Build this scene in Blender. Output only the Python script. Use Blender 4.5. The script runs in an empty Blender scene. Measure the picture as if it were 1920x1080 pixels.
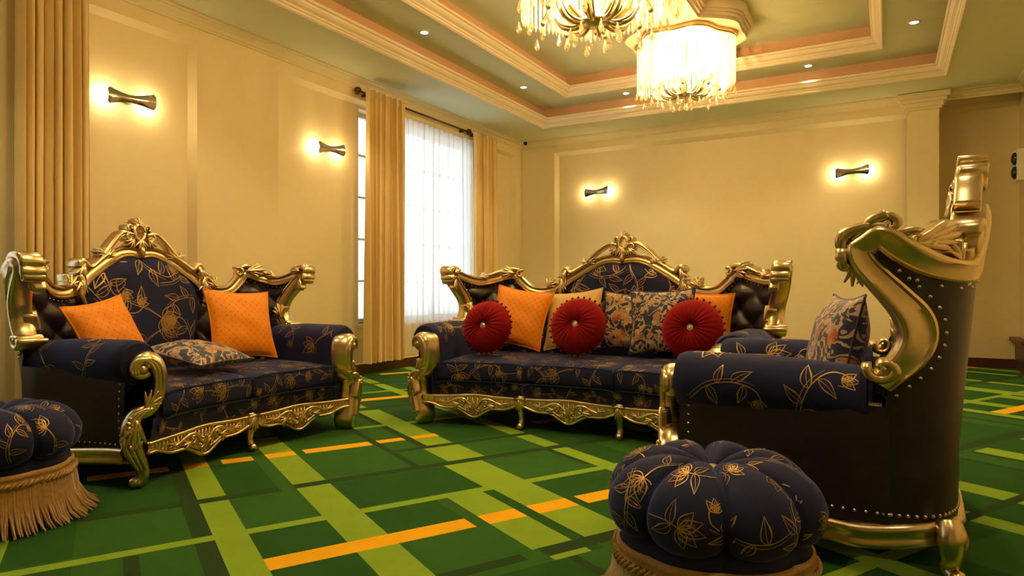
import bpy, math, random
from mathutils import Vector, Matrix
random.seed(7)
PI = math.pi
sc = bpy.context.scene
COL = sc.collection

# ------------------------------------------------------------------ camera
cam_d = bpy.data.cameras.new('camera')
cam_d.sensor_fit = 'HORIZONTAL'
cam_d.sensor_width = 36.0
cam_d.lens = 36.0 * 1246.0 / 1920.0
cam_d.clip_start = 0.02
cam = bpy.data.objects.new('camera', cam_d)
COL.objects.link(cam)
cam.location = (0, 0, 0.95)
cam.rotation_euler = (PI / 2, 0, math.radians(29.47))
sc.camera = cam

# ------------------------------------------------------------------ world, exposure
world = bpy.data.worlds.new('world')
sc.world = world
world.use_nodes = True
bg = world.node_tree.nodes['Background']
bg.inputs[0].default_value = (0.93, 0.97, 1.0, 1)
bg.inputs[1].default_value = 2.0
sc.view_settings.view_transform = 'Standard'
sc.view_settings.look = 'None'
sc.view_settings.gamma = 1.0
sc.view_settings.use_curve_mapping = False
sc.view_settings.exposure = 0.0
WARM = (1.0, 0.71, 0.33)
CHANDELIER_W = 185.0
SCONCE_W = 2.2
DOWN_W = 52.0

# ------------------------------------------------------------------ helpers
def new_mat(name, base, rough=0.6, metal=0.0, **kw):
    m = bpy.data.materials.new(name)
    m.use_nodes = True
    nt = m.node_tree
    b = nt.nodes['Principled BSDF']
    b.inputs['Base Color'].default_value = (*base, 1)
    b.inputs['Roughness'].default_value = rough
    b.inputs['Metallic'].default_value = metal
    for k, v in kw.items():
        b.inputs[k].default_value = v
    return m

def nd(m, t, **props):
    n = m.node_tree.nodes.new(t)
    for k, v in props.items():
        setattr(n, k, v)
    return n

def lk(m, a, b):
    m.node_tree.links.new(a, b)

def bsdf(m):
    return m.node_tree.nodes['Principled BSDF']

def coords(m, kind='Object', scale=(1, 1, 1)):
    tc = nd(m, 'ShaderNodeTexCoord')
    mp = nd(m, 'ShaderNodeMapping')
    mp.inputs['Scale'].default_value = scale
    lk(m, tc.outputs[kind], mp.inputs[0])
    return mp.outputs[0]

def add_bump(m, height, strength=0.2, dist=0.01):
    b = nd(m, 'ShaderNodeBump')
    b.inputs['Strength'].default_value = strength
    b.inputs['Distance'].default_value = dist
    lk(m, height, b.inputs['Height'])
    lk(m, b.outputs[0], bsdf(m).inputs['Normal'])

def noise_col(m, c1, c2, scale=8, detail=3, kind='Object', bump=0.0, cscale=(1, 1, 1), bdist=0.005):
    co = coords(m, kind, cscale)
    n = nd(m, 'ShaderNodeTexNoise')
    n.inputs['Scale'].default_value = scale
    n.inputs['Detail'].default_value = detail
    lk(m, co, n.inputs['Vector'])
    mx = nd(m, 'ShaderNodeMix', data_type='RGBA')
    mx.inputs[6].default_value = (*c1, 1)
    mx.inputs[7].default_value = (*c2, 1)
    lk(m, n.outputs[0], mx.inputs[0])
    lk(m, mx.outputs[2], bsdf(m).inputs['Base Color'])
    if bump:
        add_bump(m, n.outputs[0], bump, bdist)
    return n

def math_n(m, op, a, b=None, c=None):
    n = nd(m, 'ShaderNodeMath', operation=op)
    for i, x in enumerate((a, b, c)):
        if x is None:
            continue
        if isinstance(x, (int, float)):
            n.inputs[i].default_value = x
        else:
            lk(m, x, n.inputs[i])
    return n.outputs[0]

def mix_rgb(m, fac, a, b):
    mx = nd(m, 'ShaderNodeMix', data_type='RGBA')
    for i, x in ((0, fac), (6, a), (7, b)):
        if isinstance(x, (int, float)):
            mx.inputs[i].default_value = x
        elif isinstance(x, tuple):
            mx.inputs[i].default_value = (*x, 1)
        else:
            lk(m, x, mx.inputs[i])
    return mx.outputs[2]

def vlerp(a, b, t):
    return a + (b - a) * t

def cr(pts, n=6):
    """Catmull-Rom through tuples of any dimension."""
    if len(pts) < 3:
        return [tuple(map(float, p)) for p in pts]
    out = []
    P = [pts[0]] + list(pts) + [pts[-1]]
    for i in range(1, len(P) - 2):
        p0, p1, p2, p3 = P[i - 1], P[i], P[i + 1], P[i + 2]
        for k in range(n):
            t = k / n
            out.append(tuple(0.5 * (2 * b + (c - a) * t + (2 * a - 5 * b + 4 * c - d) * t * t + (3 * b - a - 3 * c + d) * t ** 3)
                             for a, b, c, d in zip(p0, p1, p2, p3)))
    out.append(tuple(map(float, pts[-1])))
    return out

def interp(tab, x):
    if x <= tab[0][0]:
        return tab[0][1]
    for (x0, y0), (x1, y1) in zip(tab, tab[1:]):
        if x <= x1:
            t = (x - x0) / (x1 - x0)
            t = t * t * (3 - 2 * t)
            return y0 + (y1 - y0) * t
    return tab[-1][1]

class MB:
    def __init__(self):
        self.v, self.f, self.uv, self.mi = [], [], {}, []
    def face(self, idx, mi=0):
        self.f.append(tuple(idx)); self.mi.append(mi)
    def grid(self, fn, nu, nv, cu=False, cv=False, uvfn=None, flip=False):
        b = len(self.v)
        mu, mv = (nu if cu else nu + 1), (nv if cv else nv + 1)
        for i in range(mu):
            for j in range(mv):
                self.v.append(tuple(fn(i / nu, j / nv)))
                if uvfn:
                    self.uv[len(self.v) - 1] = uvfn(i / nu, j / nv)
        for i in range(nu):
            for j in range(nv):
                a = b + i * mv + j
                c = b + ((i + 1) % mu) * mv + j
                a2 = b + i * mv + (j + 1) % mv
                c2 = b + ((i + 1) % mu) * mv + (j + 1) % mv
                self.face((a, a2, c2, c) if flip else (a, c, c2, a2))
    def tube(self, pts, rad, n=8, cap=True, closed=False):
        pts = [Vector(p) for p in pts]
        if not hasattr(rad, '__len__'):
            rad = [rad] * len(pts)
        b = len(self.v)
        N = len(pts)
        up = None
        for i, p in enumerate(pts):
            if closed:
                t = pts[(i + 1) % N] - pts[i - 1]
            else:
                t = pts[min(i + 1, N - 1)] - pts[max(i - 1, 0)]
            if t.length < 1e-9:
                t = Vector((0, 0, 1))
            t.normalize()
            if up is None:
                up = Vector((0, 0, 1)) if abs(t.z) < 0.9 else Vector((1, 0, 0))
            x = t.cross(up)
            if x.length < 1e-6:
                x = t.cross(Vector((0.3, 1, 0.2)))
            x.normalize()
            y = x.cross(t)
            up = y
            for k in range(n):
                a = 2 * PI * k / n
                self.v.append(tuple(p + (x * math.cos(a) + y * math.sin(a)) * rad[i]))
        for i in range(N if closed else N - 1):
            for k in range(n):
                i2 = (i + 1) % N
                self.face((b + i * n + k, b + i * n + (k + 1) % n, b + i2 * n + (k + 1) % n, b + i2 * n + k))
        if cap and not closed:
            self.face([b + k for k in range(n)][::-1])
            self.face([b + (N - 1) * n + k for k in range(n)])
    def box(self, x0, x1, y0, y1, z0, z1, mi=0):
        b = len(self.v)
        self.v += [(x0, y0, z0), (x1, y0, z0), (x1, y1, z0), (x0, y1, z0), (x0, y0, z1), (x1, y0, z1), (x1, y1, z1), (x0, y1, z1)]
        for q in ((0, 3, 2, 1), (4, 5, 6, 7), (0, 1, 5, 4), (1, 2, 6, 5), (2, 3, 7, 6), (3, 0, 4, 7)):
            self.face([b + k for k in q], mi)
    def lathe(self, prof, n=16, c=(0, 0, 0), ripple=None):
        b = len(self.v)
        m = len(prof)
        for k in range(n):
            a = 2 * PI * k / n
            for r, z in prof:
                rr = r * (ripple(a) if ripple else 1)
                self.v.append((c[0] + rr * math.cos(a), c[1] + rr * math.sin(a), c[2] + z))
        for k in range(n):
            for j in range(m - 1):
                k2 = (k + 1) % n
                self.face((b + k * m + j, b + k2 * m + j, b + k2 * m + j + 1, b + k * m + j + 1))
    def prism(self, poly, z0, z1):
        b = len(self.v)
        n = len(poly)
        self.v += [(x, y, z0) for x, y in poly] + [(x, y, z1) for x, y in poly]
        self.face([b + i for i in range(n)][::-1])
        self.face([b + n + i for i in range(n)])
        for i in range(n):
            j = (i + 1) % n
            self.face((b + i, b + j, b + n + j, b + n + i))
    def ball(self, c, r, n=8, m=6, sq=(1, 1, 1)):
        self.lathe_pts(c, [(r * math.sin(PI * j / m), -r * math.cos(PI * j / m)) for j in range(m + 1)], n, sq)
    def lathe_pts(self, c, prof, n, sq):
        b = len(self.v)
        m = len(prof)
        for k in range(n):
            a = 2 * PI * k / n
            for r, z in prof:
                self.v.append((c[0] + r * math.cos(a) * sq[0], c[1] + r * math.sin(a) * sq[1], c[2] + z * sq[2]))
        for k in range(n):
            for j in range(m - 1):
                k2 = (k + 1) % n
                self.face((b + k * m + j, b + k2 * m + j, b + k2 * m + j + 1, b + k * m + j + 1))
    def mesh(self, name, mats, smooth=True, recalc=True):
        me = bpy.data.meshes.new(name)
        me.from_pydata(self.v, [], self.f)
        for mt in (mats if isinstance(mats, (list, tuple)) else [mats]):
            me.materials.append(mt)
        if any(self.mi):
            me.polygons.foreach_set('material_index', self.mi)
        if self.uv:
            ul = me.uv_layers.new(name='UVMap')
            for lp in me.loops:
                ul.data[lp.index].uv = self.uv.get(lp.vertex_index, (0, 0))
        if recalc:
            import bmesh
            bm = bmesh.new(); bm.from_mesh(me)
            bmesh.ops.recalc_face_normals(bm, faces=bm.faces)
            bm.to_mesh(me); bm.free()
        if smooth:
            me.polygons.foreach_set('use_smooth', [True] * len(me.polygons))
        me.update()
        return me
    def build(self, name, mats, parent=None, smooth=True, recalc=True, **tags):
        me = self.mesh(name, mats, smooth, recalc)
        o = bpy.data.objects.new(name, me)
        COL.objects.link(o)
        if parent:
            o.parent = parent
        if smooth == 'auto':
            me.set_sharp_from_angle(angle=math.radians(35))
        for k, v in tags.items():
            o[k] = v
        return o

def auto(o, deg=35):
    o.data.set_sharp_from_angle(angle=math.radians(deg))
    return o

def thing(name, label, cat, loc=(0, 0, 0), rz=0, group=None):
    o = bpy.data.objects.new(name, None)
    o.empty_display_size = 0.1
    COL.objects.link(o)
    o.location = loc
    o.rotation_euler = (0, 0, rz)
    o['label'] = label; o['category'] = cat
    if group:
        o['group'] = group
    return o

def tag(o, label, cat, group=None):
    o['label'] = label; o['category'] = cat
    if group:
        o['group'] = group
    return o

def struct(o):
    o['kind'] = 'structure'
    return o

def copy_tree(o, parent=None):
    c = o.copy(); COL.objects.link(c)
    if parent:
        c.parent = parent
    for ch in o.children:
        copy_tree(ch, c)
    return c

# ------------------------------------------------------------------ materials
M = {}
M['wall'] = new_mat('wall_paint', (0.80, 0.69, 0.46), 0.6)
noise_col(M['wall'], (0.80, 0.66, 0.38), (0.84, 0.71, 0.43), 14, 4, bump=0.05)
M['ceil'] = new_mat('ceiling_paint', (0.72, 0.72, 0.50), 0.7)
M['peach'] = new_mat('cove_peach', (0.60, 0.36, 0.20), 0.7)  # peach tone for the vertical faces of both ceiling trays
M['mould'] = new_mat('moulding_paint', (0.84, 0.70, 0.50), 0.5)
M['brown'] = new_mat('brown_wood', (0.075, 0.022, 0.012), 0.35)
noise_col(M['brown'], (0.05, 0.014, 0.008), (0.10, 0.03, 0.016), 6, 4, cscale=(1, 1, 12))
M['gold'] = new_mat('champagne_gilding', (0.72, 0.50, 0.22), 0.28, 1.0)
noise_col(M['gold'], (0.68, 0.53, 0.28), (0.83, 0.68, 0.41), 22, 3, bump=0.08, bdist=0.003)
M['velvet'] = new_mat('navy_velvet', (0.010, 0.013, 0.055), 0.75, **{'Sheen Weight': 0.6, 'Sheen Roughness': 0.35, 'Sheen Tint': (0.22, 0.28, 0.80, 1), 'Specular IOR Level': 0.2})
noise_col(M['velvet'], (0.009, 0.012, 0.045), (0.020, 0.026, 0.095), 5, 3, bump=0.1, bdist=0.004)
M['leather'] = new_mat('dark_leather', (0.016, 0.010, 0.014), 0.38, **{'Specular IOR Level': 0.45})
noise_col(M['leather'], (0.012, 0.008, 0.012), (0.022, 0.014, 0.018), 60, 3, bump=0.06, bdist=0.002)
M['foil'] = new_mat('gold_foil_print', (0.46, 0.29, 0.10), 0.45, 0.65)
M['nail'] = new_mat('antique_nail', (0.62, 0.52, 0.36), 0.25, 1.0)
M['curtain'] = new_mat('gold_satin', (0.66, 0.45, 0.17), 0.5, **{'Sheen Weight': 0.3})
noise_col(M['curtain'], (0.74, 0.53, 0.21), (0.84, 0.63, 0.28), 30, 2, cscale=(1, 1, 0.1), bump=0.05)
M['backlit'] = new_mat('backlit_pale', (0.86, 0.76, 0.48), 0.7)  # paler cloth colour stands in for window light coming through the curtain
M['chrome'] = new_mat('polished_steel', (0.55, 0.52, 0.48), 0.12, 1.0)
M['bronze'] = new_mat('dark_bronze', (0.10, 0.045, 0.03), 0.35, 0.8)
M['white'] = new_mat('white_plastic', (0.75, 0.72, 0.65), 0.4)
M['black'] = new_mat('black_plastic', (0.01, 0.01, 0.012), 0.25)
M['frame'] = new_mat('window_paint', (0.55, 0.56, 0.55), 0.5)
M['trimgold'] = new_mat('gold_braid', (0.42, 0.25, 0.08), 0.6)
noise_col(M['trimgold'], (0.30, 0.16, 0.05), (0.55, 0.35, 0.13), 90, 2, bump=0.3)
M['fringe'] = new_mat('gold_fringe', (0.42, 0.24, 0.07), 0.5, **{'Sheen Weight': 0.5})
noise_col(M['fringe'], (0.30, 0.15, 0.04), (0.55, 0.34, 0.11), 60, 2)
M['red'] = new_mat('crimson_velvet', (0.22, 0.004, 0.006), 0.8, **{'Sheen Weight': 0.5, 'Sheen Tint': (1, 0.1, 0.08, 1), 'Specular IOR Level': 0.1})
M['pom'] = new_mat('dark_red_pompom', (0.13, 0.012, 0.008), 0.9)
M['yellow'] = new_mat('yellow_damask', (0.72, 0.47, 0.10), 0.5)
noise_col(M['yellow'], (0.74, 0.49, 0.11), (0.60, 0.40, 0.16), 9, 4, kind='UV')
M['jewel'] = new_mat('crystal_button', (0.9, 0.85, 0.75), 0.08, 0.6)
M['bulb'] = bpy.data.materials.new('warm_bulb')
M['bulb'].use_nodes = True
_e = M['bulb'].node_tree.nodes.new('ShaderNodeEmission')
_e.inputs[0].default_value = (1, 0.80, 0.48, 1); _e.inputs[1].default_value = 90
M['bulb'].node_tree.links.new(_e.outputs[0], M['bulb'].node_tree.nodes['Material Output'].inputs[0])
M['led'] = bpy.data.materials.new('downlight_lens')
M['led'].use_nodes = True
_e = M['led'].node_tree.nodes.new('ShaderNodeEmission')
_e.inputs[0].default_value = (1, 0.92, 0.78, 1); _e.inputs[1].default_value = 12
M['led'].node_tree.links.new(_e.outputs[0], M['led'].node_tree.nodes['Material Output'].inputs[0])

def glassy(name, col, transp, rough=0.05, transl=0.0):
    m = bpy.data.materials.new(name); m.use_nodes = True
    nt = m.node_tree; out = nt.nodes['Material Output']; nt.nodes.remove(nt.nodes['Principled BSDF'])
    g = nt.nodes.new('ShaderNodeBsdfGlossy'); g.inputs['Roughness'].default_value = rough; g.inputs['Color'].default_value = (1, .95, .85, 1)
    t = nt.nodes.new('ShaderNodeBsdfTransparent'); t.inputs[0].default_value = (*col, 1)
    mx = nt.nodes.new('ShaderNodeMixShader'); mx.inputs[0].default_value = transp
    nt.links.new(g.outputs[0], mx.inputs[1]); nt.links.new(t.outputs[0], mx.inputs[2])
    last = mx
    if transl:
        tr = nt.nodes.new('ShaderNodeBsdfTranslucent'); tr.inputs[0].default_value = (*col, 1)
        m2 = nt.nodes.new('ShaderNodeMixShader'); m2.inputs[0].default_value = transl
        nt.links.new(mx.outputs[0], m2.inputs[1]); nt.links.new(tr.outputs[0], m2.inputs[2])
        last = m2
    nt.links.new(last.outputs[0], out.inputs[0])
    return m
M['crystal'] = glassy('cut_crystal', (1, 0.97, 0.90), 0.62, 0.08, 0.5)
M['drop'] = glassy('crystal_teardrop', (0.95, 0.85, 0.65), 0.55, 0.05, 0.15)
M['glass'] = glassy('window_glass', (0.96, 0.98, 1.0), 0.93, 0.02)
M['sheer'] = glassy('white_sheer', (0.95, 0.95, 0.93), 0.9, 0.9, 0.80)

# orange quilted pillow fabric
m = M['orange'] = new_mat('orange_satin', (0.80, 0.27, 0.02), 0.5, **{'Specular IOR Level': 0.25})
uvn = nd(m, 'ShaderNodeTexCoord'); sp = nd(m, 'ShaderNodeSeparateXYZ'); lk(m, uvn.outputs['UV'], sp.inputs[0])
def lattice(m, sp, k):
    a = math_n(m, 'MULTIPLY', math_n(m, 'ADD', sp.outputs[0], sp.outputs[1]), k)
    b = math_n(m, 'MULTIPLY', math_n(m, 'SUBTRACT', sp.outputs[0], sp.outputs[1]), k)
    fa = math_n(m, 'ABSOLUTE', math_n(m, 'SUBTRACT', math_n(m, 'FRACT', a), 0.5))
    fb = math_n(m, 'ABSOLUTE', math_n(m, 'SUBTRACT', math_n(m, 'FRACT', b), 0.5))
    return fa, fb
fa, fb = lattice(m, sp, 9.0)
ln = math_n(m, 'LESS_THAN', math_n(m, 'MINIMUM', fa, fb), 0.030)
dot = math_n(m, 'LESS_THAN', math_n(m, 'ADD', fa, fb), 0.13)
c1 = mix_rgb(m, math_n(m, 'MULTIPLY', ln, 0.55), (0.90, 0.29, 0.010), (0.48, 0.26, 0.04))
c2 = mix_rgb(m, dot, c1, (0.32, 0.19, 0.04))
lk(m, c2, bsdf(m).inputs['Base Color'])

# navy brocade
m = M['brocade'] = new_mat('navy_brocade', (0.02, 0.03, 0.08), 0.5, **{'Sheen Weight': 0.3})
co = coords(m, 'UV')
def nz(scale, detail, dist, off):
    mp = nd(m, 'ShaderNodeMapping'); mp.inputs['Location'].default_value = (off, off * 0.7, 0)
    lk(m, co, mp.inputs[0])
    n = nd(m, 'ShaderNodeTexNoise'); n.inputs['Scale'].default_value = scale; n.inputs['Detail'].default_value = detail
    n.inputs['Distortion'].default_value = dist
    lk(m, mp.outputs[0], n.inputs['Vector'])
    return n.outputs[0]
n1, n2, n3, n4 = nz(4.2, 3, 1.8, 3.1), nz(3.6, 2, 0.8, 9.7), nz(6, 2, 0.4, 17.3), nz(26, 2, 0.2, 1.0)
band = math_n(m, 'LESS_THAN', math_n(m, 'ABSOLUTE', math_n(m, 'SUBTRACT', n1, 0.53)), 0.045)
blos = math_n(m, 'GREATER_THAN', n2, 0.58)
rmp = nd(m, 'ShaderNodeValToRGB'); lk(m, n3, rmp.inputs[0])
el = rmp.color_ramp.elements
el[0].position = 0.36; el[0].color = (0.45, 0.06, 0.02, 1)
el[1].position = 0.66; el[1].color = (0.62, 0.52, 0.34, 1)
e = el.new(0.47); e.color = (0.50, 0.30, 0.05, 1)
e = el.new(0.56); e.color = (0.46, 0.22, 0.12, 1)
shade = math_n(m, 'ADD', 0.45, n4)
gold_b = mix_rgb(m, n4, (0.30, 0.17, 0.07), (0.72, 0.55, 0.36))
k1 = mix_rgb(m, band, (0.012, 0.02, 0.065), gold_b)
k2 = mix_rgb(m, math_n(m, 'MULTIPLY', blos, shade), k1, rmp.outputs[0])
lk(m, k2, bsdf(m).inputs['Base Color'])

# carpet colours (wool pile)
def carpet(name, c):
    m = new_mat(name, c, 0.95, **{'Specular IOR Level': 0.1})
    d = tuple(x * 0.82 for x in c); l = tuple(min(1, x * 1.12) for x in c)
    co = coords(m, 'Object')
    n = nd(m, 'ShaderNodeTexNoise'); n.inputs['Scale'].default_value = 5; n.inputs['Detail'].default_value = 8; n.inputs['Roughness'].default_value = 0.75
    lk(m, co, n.inputs['Vector'])
    lk(m, mix_rgb(m, n.outputs[0], d, l), bsdf(m).inputs['Base Color'])
    n2 = nd(m, 'ShaderNodeTexNoise'); n2.inputs['Scale'].default_value = 260
    lk(m, co, n2.inputs['Vector'])
    add_bump(m, n2.outputs[0], 0.5, 0.004)
    return m
CARPET = [carpet('carpet_green', (0.036, 0.122, 0.020)), carpet('carpet_deep_green', (0.024, 0.092, 0.016)),
          carpet('carpet_bottle_line', (0.026, 0.060, 0.018)), carpet('carpet_lime', (0.235, 0.385, 0.032)),
          carpet('carpet_yellow', (0.90, 0.47, 0.010))]

# ------------------------------------------------------------------ room shell
XL, XR, YB, YN, YA = -5.05, 1.35, 9.22, -3.0, 9.74
ZS, Z1, Z2 = 3.22, 3.47, 3.72
TX0, TX1, TY0, TY1 = -4.24, 0.54, 0.60, 8.42
IX0, IX1, IY0, IY1 = -3.69, -0.05, 1.04, 7.98

# floor: fitted carpet woven as a skewed plaid
ph = math.radians(29.1)
CA = (math.sin(ph), math.cos(ph)); CB = (-math.cos(ph), math.sin(ph))
PA, PB = 2.66, 3.08
RECTS = [  # a0,a1,b0,b1,colour in one repeat (a -0.1..2.56, b 1.90..4.98)
    (-0.1, 0.28, 1.9, 2.72, 0), (0.47, 0.77, 1.9, 2.72, 1), (0.93, 1.26, 2.44, 2.72, 1), (0.93, 1.34, 1.9, 2.33, 0), (0.28, 0.93, 3.28, 3.87, 0),
    (0.93, 1.39, 3.28, 3.87, 0), (0.93, 1.54, 2.79, 3.21, 1), (1.77, 2.24, 2.82, 3.24, 0), (1.83, 2.24, 3.30, 3.62, 0), (1.77, 2.56, 1.9, 2.74, 1),
    (0.47, 0.77, 3.97, 4.98, 1), (1.83, 2.24, 3.7, 4.98, 1), (2.35, 2.56, 2.8, 4.98, 1), (-0.1, 0.28, 3.28, 3.87, 1), (0.93, 1.39, 4.2, 4.98, 1),
    (0.10, 0.30, 4.30, 4.98, 1), (0.47, 0.70, 3.28, 3.87, 1),
    (0.28, 0.35, 1.9, 3.95, 2), (0.05, 0.10, 1.9, 2.71, 2), (1.39, 1.43, 3.28, 4.98, 2), (1.60, 1.65, 3.68, 4.98, 2), (2.20, 2.24, 2.85, 3.25, 2),
    (0.35, 0.47, 1.9, 4.98, 3), (0.77, 0.93, 1.9, 4.98, 3), (1.65, 1.82, 3.68, 4.98, 3), (1.60, 1.83, 3.29, 3.62, 3), (1.54, 1.77, 2.74, 3.22, 3),
    (1.32, 1.77, 2.02, 2.78, 3), (1.50, 1.56, 1.9, 2.74, 1), (2.24, 2.35, 2.4, 4.98, 3), (1.34, 1.50, 1.9, 1.95, 3),
    (-0.1, 2.56, 2.72, 2.78, 3), (-0.1, 0.70, 3.21, 3.28, 2), (0.77, 2.56, 3.22, 3.29, 2), (1.44, 2.56, 3.62, 3.68, 2),
    (0.93, 1.26, 1.95, 2.01, 2), (1.34, 2.56, 1.94, 2.02, 2), (0.10, 1.39, 4.42, 4.47, 2), (1.43, 2.56, 4.36, 4.42, 3), (-0.1, 0.77, 4.70, 4.76, 3),
    (0.47, 1.26, 2.33, 2.44, 4), (1.32, 1.50, 2.33, 2.44, 4), (1.56, 1.77, 2.33, 2.44, 4), (1.82, 2.44, 2.33, 2.44, 4),
    (-0.08, 0.28, 3.87, 3.97, 4), (0.35, 0.47, 3.87, 3.97, 4), (0.54, 0.70, 3.87, 3.97, 4), (0.77, 0.93, 3.87, 3.97, 4), (0.98, 1.38, 3.87, 3.97, 4), (1.43, 1.60, 3.89, 3.97, 4), (1.66, 1.83, 3.89, 3.97, 4)]
ea = sorted({-0.1, 2.56} | {r[0] for r in RECTS} | {r[1] for r in RECTS})
eb = sorted({1.9, 4.98} | {r[2] for r in RECTS} | {r[3] for r in RECTS})

def clip(poly, ax, val, keep_less):
    out = []
    for i in range(len(poly)):
        p, q = poly[i - 1], poly[i]
        ip = (p[ax] <= val) == keep_less or p[ax] == val
        iq = (q[ax] <= val) == keep_less or q[ax] == val
        if ip != iq:
            t = (val - p[ax]) / (q[ax] - p[ax])
            out.append((p[0] + (q[0] - p[0]) * t, p[1] + (q[1] - p[1]) * t))
        if iq:
            out.append(q)
    return out

fl = MB()
for ia in range(-4, 6):
    for ib in range(-4, 6):
        for i in range(len(ea) - 1):
            for j in range(len(eb) - 1):
                a0, a1, b0, b1 = ea[i], ea[i + 1], eb[j], eb[j + 1]
                am, bm_ = (a0 + a1) / 2, (b0 + b1) / 2
                col = 0
                for r in RECTS:
                    if r[0] < am < r[1] and r[2] < bm_ < r[3]:
                        col = r[4]
                poly = []
                for a, b in ((a0, b0), (a1, b0), (a1, b1), (a0, b1)):
                    a += ia * PA; b += ib * PB
                    poly.append((a * CA[0] + b * CB[0], a * CA[1] + b * CB[1]))
                for ax, val, kl in ((0, XL - 0.1, False), (0, XR, True), (1, YN, False), (1, YA, True)):
                    if poly:
                        poly = clip(poly, ax, val, kl)
                if len(poly) > 2:
                    s = len(fl.v)
                    fl.v += [(x, y, 0.0) for x, y in poly]
                    fl.face(range(s, s + len(poly)), col)
struct(fl.build('floor', CARPET, smooth=False, recalc=False))

# left wall with recessed panels and two windows
W1 = (5.60, 7.95, 0.55, 2.95)      # y0,y1,z0,z1
W2 = (0.30, 2.25, 0.55, 2.95)
PD = 0.08
wl = MB()
def wall_x(mb, x0, x1, y0, y1, z0, z1, holes):
    ys = sorted({y0, y1} | {h[0] for h in holes} | {h[1] for h in holes})
    for a, b in zip(ys, ys[1:]):
        hs = [h for h in holes if h[0] <= a and h[1] >= b]
        z = z0
        for h in sorted(hs, key=lambda q: q[2]):
            if h[2] > z:
                mb.box(x0, x1, a, b, z, h[2])
            z = h[3]
        if z < z1:
            mb.box(x0, x1, a, b, z, z1)
wall_x(wl, XL - 0.30, XL - PD, YN, YA, 0, 3.9, [W1, W2])
PAN = [(-0.6, 3.56, 0.11, 3.02), (4.415, 9.05, 0.11, 3.02)]
wall_x(wl, XL - PD, XL, YN, YB, 0, 3.9, PAN)
struct(wl.build('wall_left', M['wall'], smooth=False))
# bevelled panel edges
trim_n = 0
for (y0, y1, z0, z1) in PAN:
    t = MB()
    e = 0.035
    def strip(p0, p1, q0, q1):
        b = len(t.v); t.v += [p0, p1, q1, q0]; t.face((b, b + 1, b + 2, b + 3))
    xi, xo = XL - PD + 0.001, XL + 0.0005
    strip((xo, y0, z1), (xo, y1, z1), (xi, y0 + e, z1 - e), (xi, y1 - e, z1 - e))
    strip((xo, y1, z1), (xo, y1, z0), (xi, y1 - e, z1 - e), (xi, y1 - e, z0))
    strip((xo, y0, z1), (xo, y0, z0), (xi, y0 + e, z1 - e), (xi, y0 + e, z0))
    trim_n += 1
    struct(t.build('trim_%d' % trim_n, M['wall'], smooth=False, recalc=False))
# back wall with recessed panel, column, alcove
wb = MB()
def wall_y(mb, y0, y1, x0, x1, z0, z1, holes):
    xs = sorted({x0, x1} | {h[0] for h in holes} | {h[1] for h in holes})
    for a, b in zip(xs, xs[1:]):
        hs = [h for h in holes if h[0] <= a and h[1] >= b]
        z = z0
        for h in sorted(hs, key=lambda q: q[2]):
            if h[2] > z:
                mb.box(a, b, y0, y1, z, h[2])
            z = h[3]
        if z < z1:
            mb.box(a, b, y0, y1, z, z1)
BP = (-4.46, 0.20, 0.11, 3.03)
wall_y(wb, YB + 0.07, YB + 0.25, XL - 0.3, 0.52, 0, 3.9, [])
wall_y(wb, YB, YB + 0.07, XL - 0.08, 0.36, 0, 3.9, [BP])
struct(wb.build('wall_back', M['wall'], smooth=False))
t = MB()
b = len(t.v)
e = 0.05
xi, xo = YB + 0.069, YB - 0.0005
for q in (((BP[0], xo, BP[3]), (BP[1], xo, BP[3]), (BP[1], xi, BP[3] - e), (BP[0] + e, xi, BP[3] - e)),
          ((BP[0], xo, BP[3]), (BP[0], xo, BP[2]), (BP[0] + e, xi, BP[2]), (BP[0] + e, xi, BP[3] - e))):
    s = len(t.v); t.v += list(q); t.face(range(s, s + 4))
struct(t.build('trim_3', M['wall'], smooth=False, recalc=False))
cl = MB()
cl.box(0.20, 0.52, YB - 0.10, YB + 0.30, 0, 3.2)
for k, (o, z0, z1) in enumerate(((0.025, 3.03, 3.06), (0.04, 3.06, 3.11), (0.07, 3.11, 3.15), (0.10, 3.15, 3.215))):
    cl.box(0.20 - o, 0.52 + o, YB - 0.10 - o, YB + 0.30, z0, z1)
struct(cl.build('wall_column', M['wall'], smooth=False))
wa = MB()
wa.box(0.40, XR + 0.2, YA, YA + 0.15, 0, 3.9)
wa.box(0.37, 0.52, YB + 0.25, YA, 0, 3.9)
struct(wa.build('wall_alcove', M['wall'], smooth=False))
wr = MB(); wr.box(XR, XR + 0.2, YN, YA + 0.15, 0, 3.9)
struct(wr.build('wall_right', M['wall'], smooth=False))
wn = MB(); wn.box(XL - 0.3, XR + 0.2, YN - 0.2, YN, 0, 3.9)
struct(wn.build('wall_near', M['wall'], smooth=False))

# ceiling with two stepped trays
ce = MB()
def ring(mb, X0, X1, Y0, Y1, x0, x1, y0, y1, z, th):
    mb.box(X0, x0, Y0, Y1, z, z + th); mb.box(x1, X1, Y0, Y1, z, z + th)
    mb.box(x0, x1, Y0, y0, z, z + th); mb.box(x0, x1, y1, Y1, z, z + th)
ring(ce, XL - 0.3, XR + 0.2, YN - 0.2, YA + 0.15, TX0, TX1, TY0, TY1, ZS, 0.1)
ring(ce, TX0 - 0.2, TX1 + 0.2, TY0 - 0.2, TY1 + 0.2, IX0, IX1, IY0, IY1, Z1, 0.1)
ce.box(IX0 - 0.2, IX1 + 0.2, IY0 - 0.2, IY1 + 0.2, Z2, Z2 + 0.1)
struct(ce.build('ceiling', M['ceil'], smooth=False))
cv = MB()
ring(cv, TX0 - 0.05, TX1 + 0.05, TY0 - 0.05, TY1 + 0.05, TX0, TX1, TY0, TY1, ZS + 0.1, Z1 - ZS - 0.1)
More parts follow.
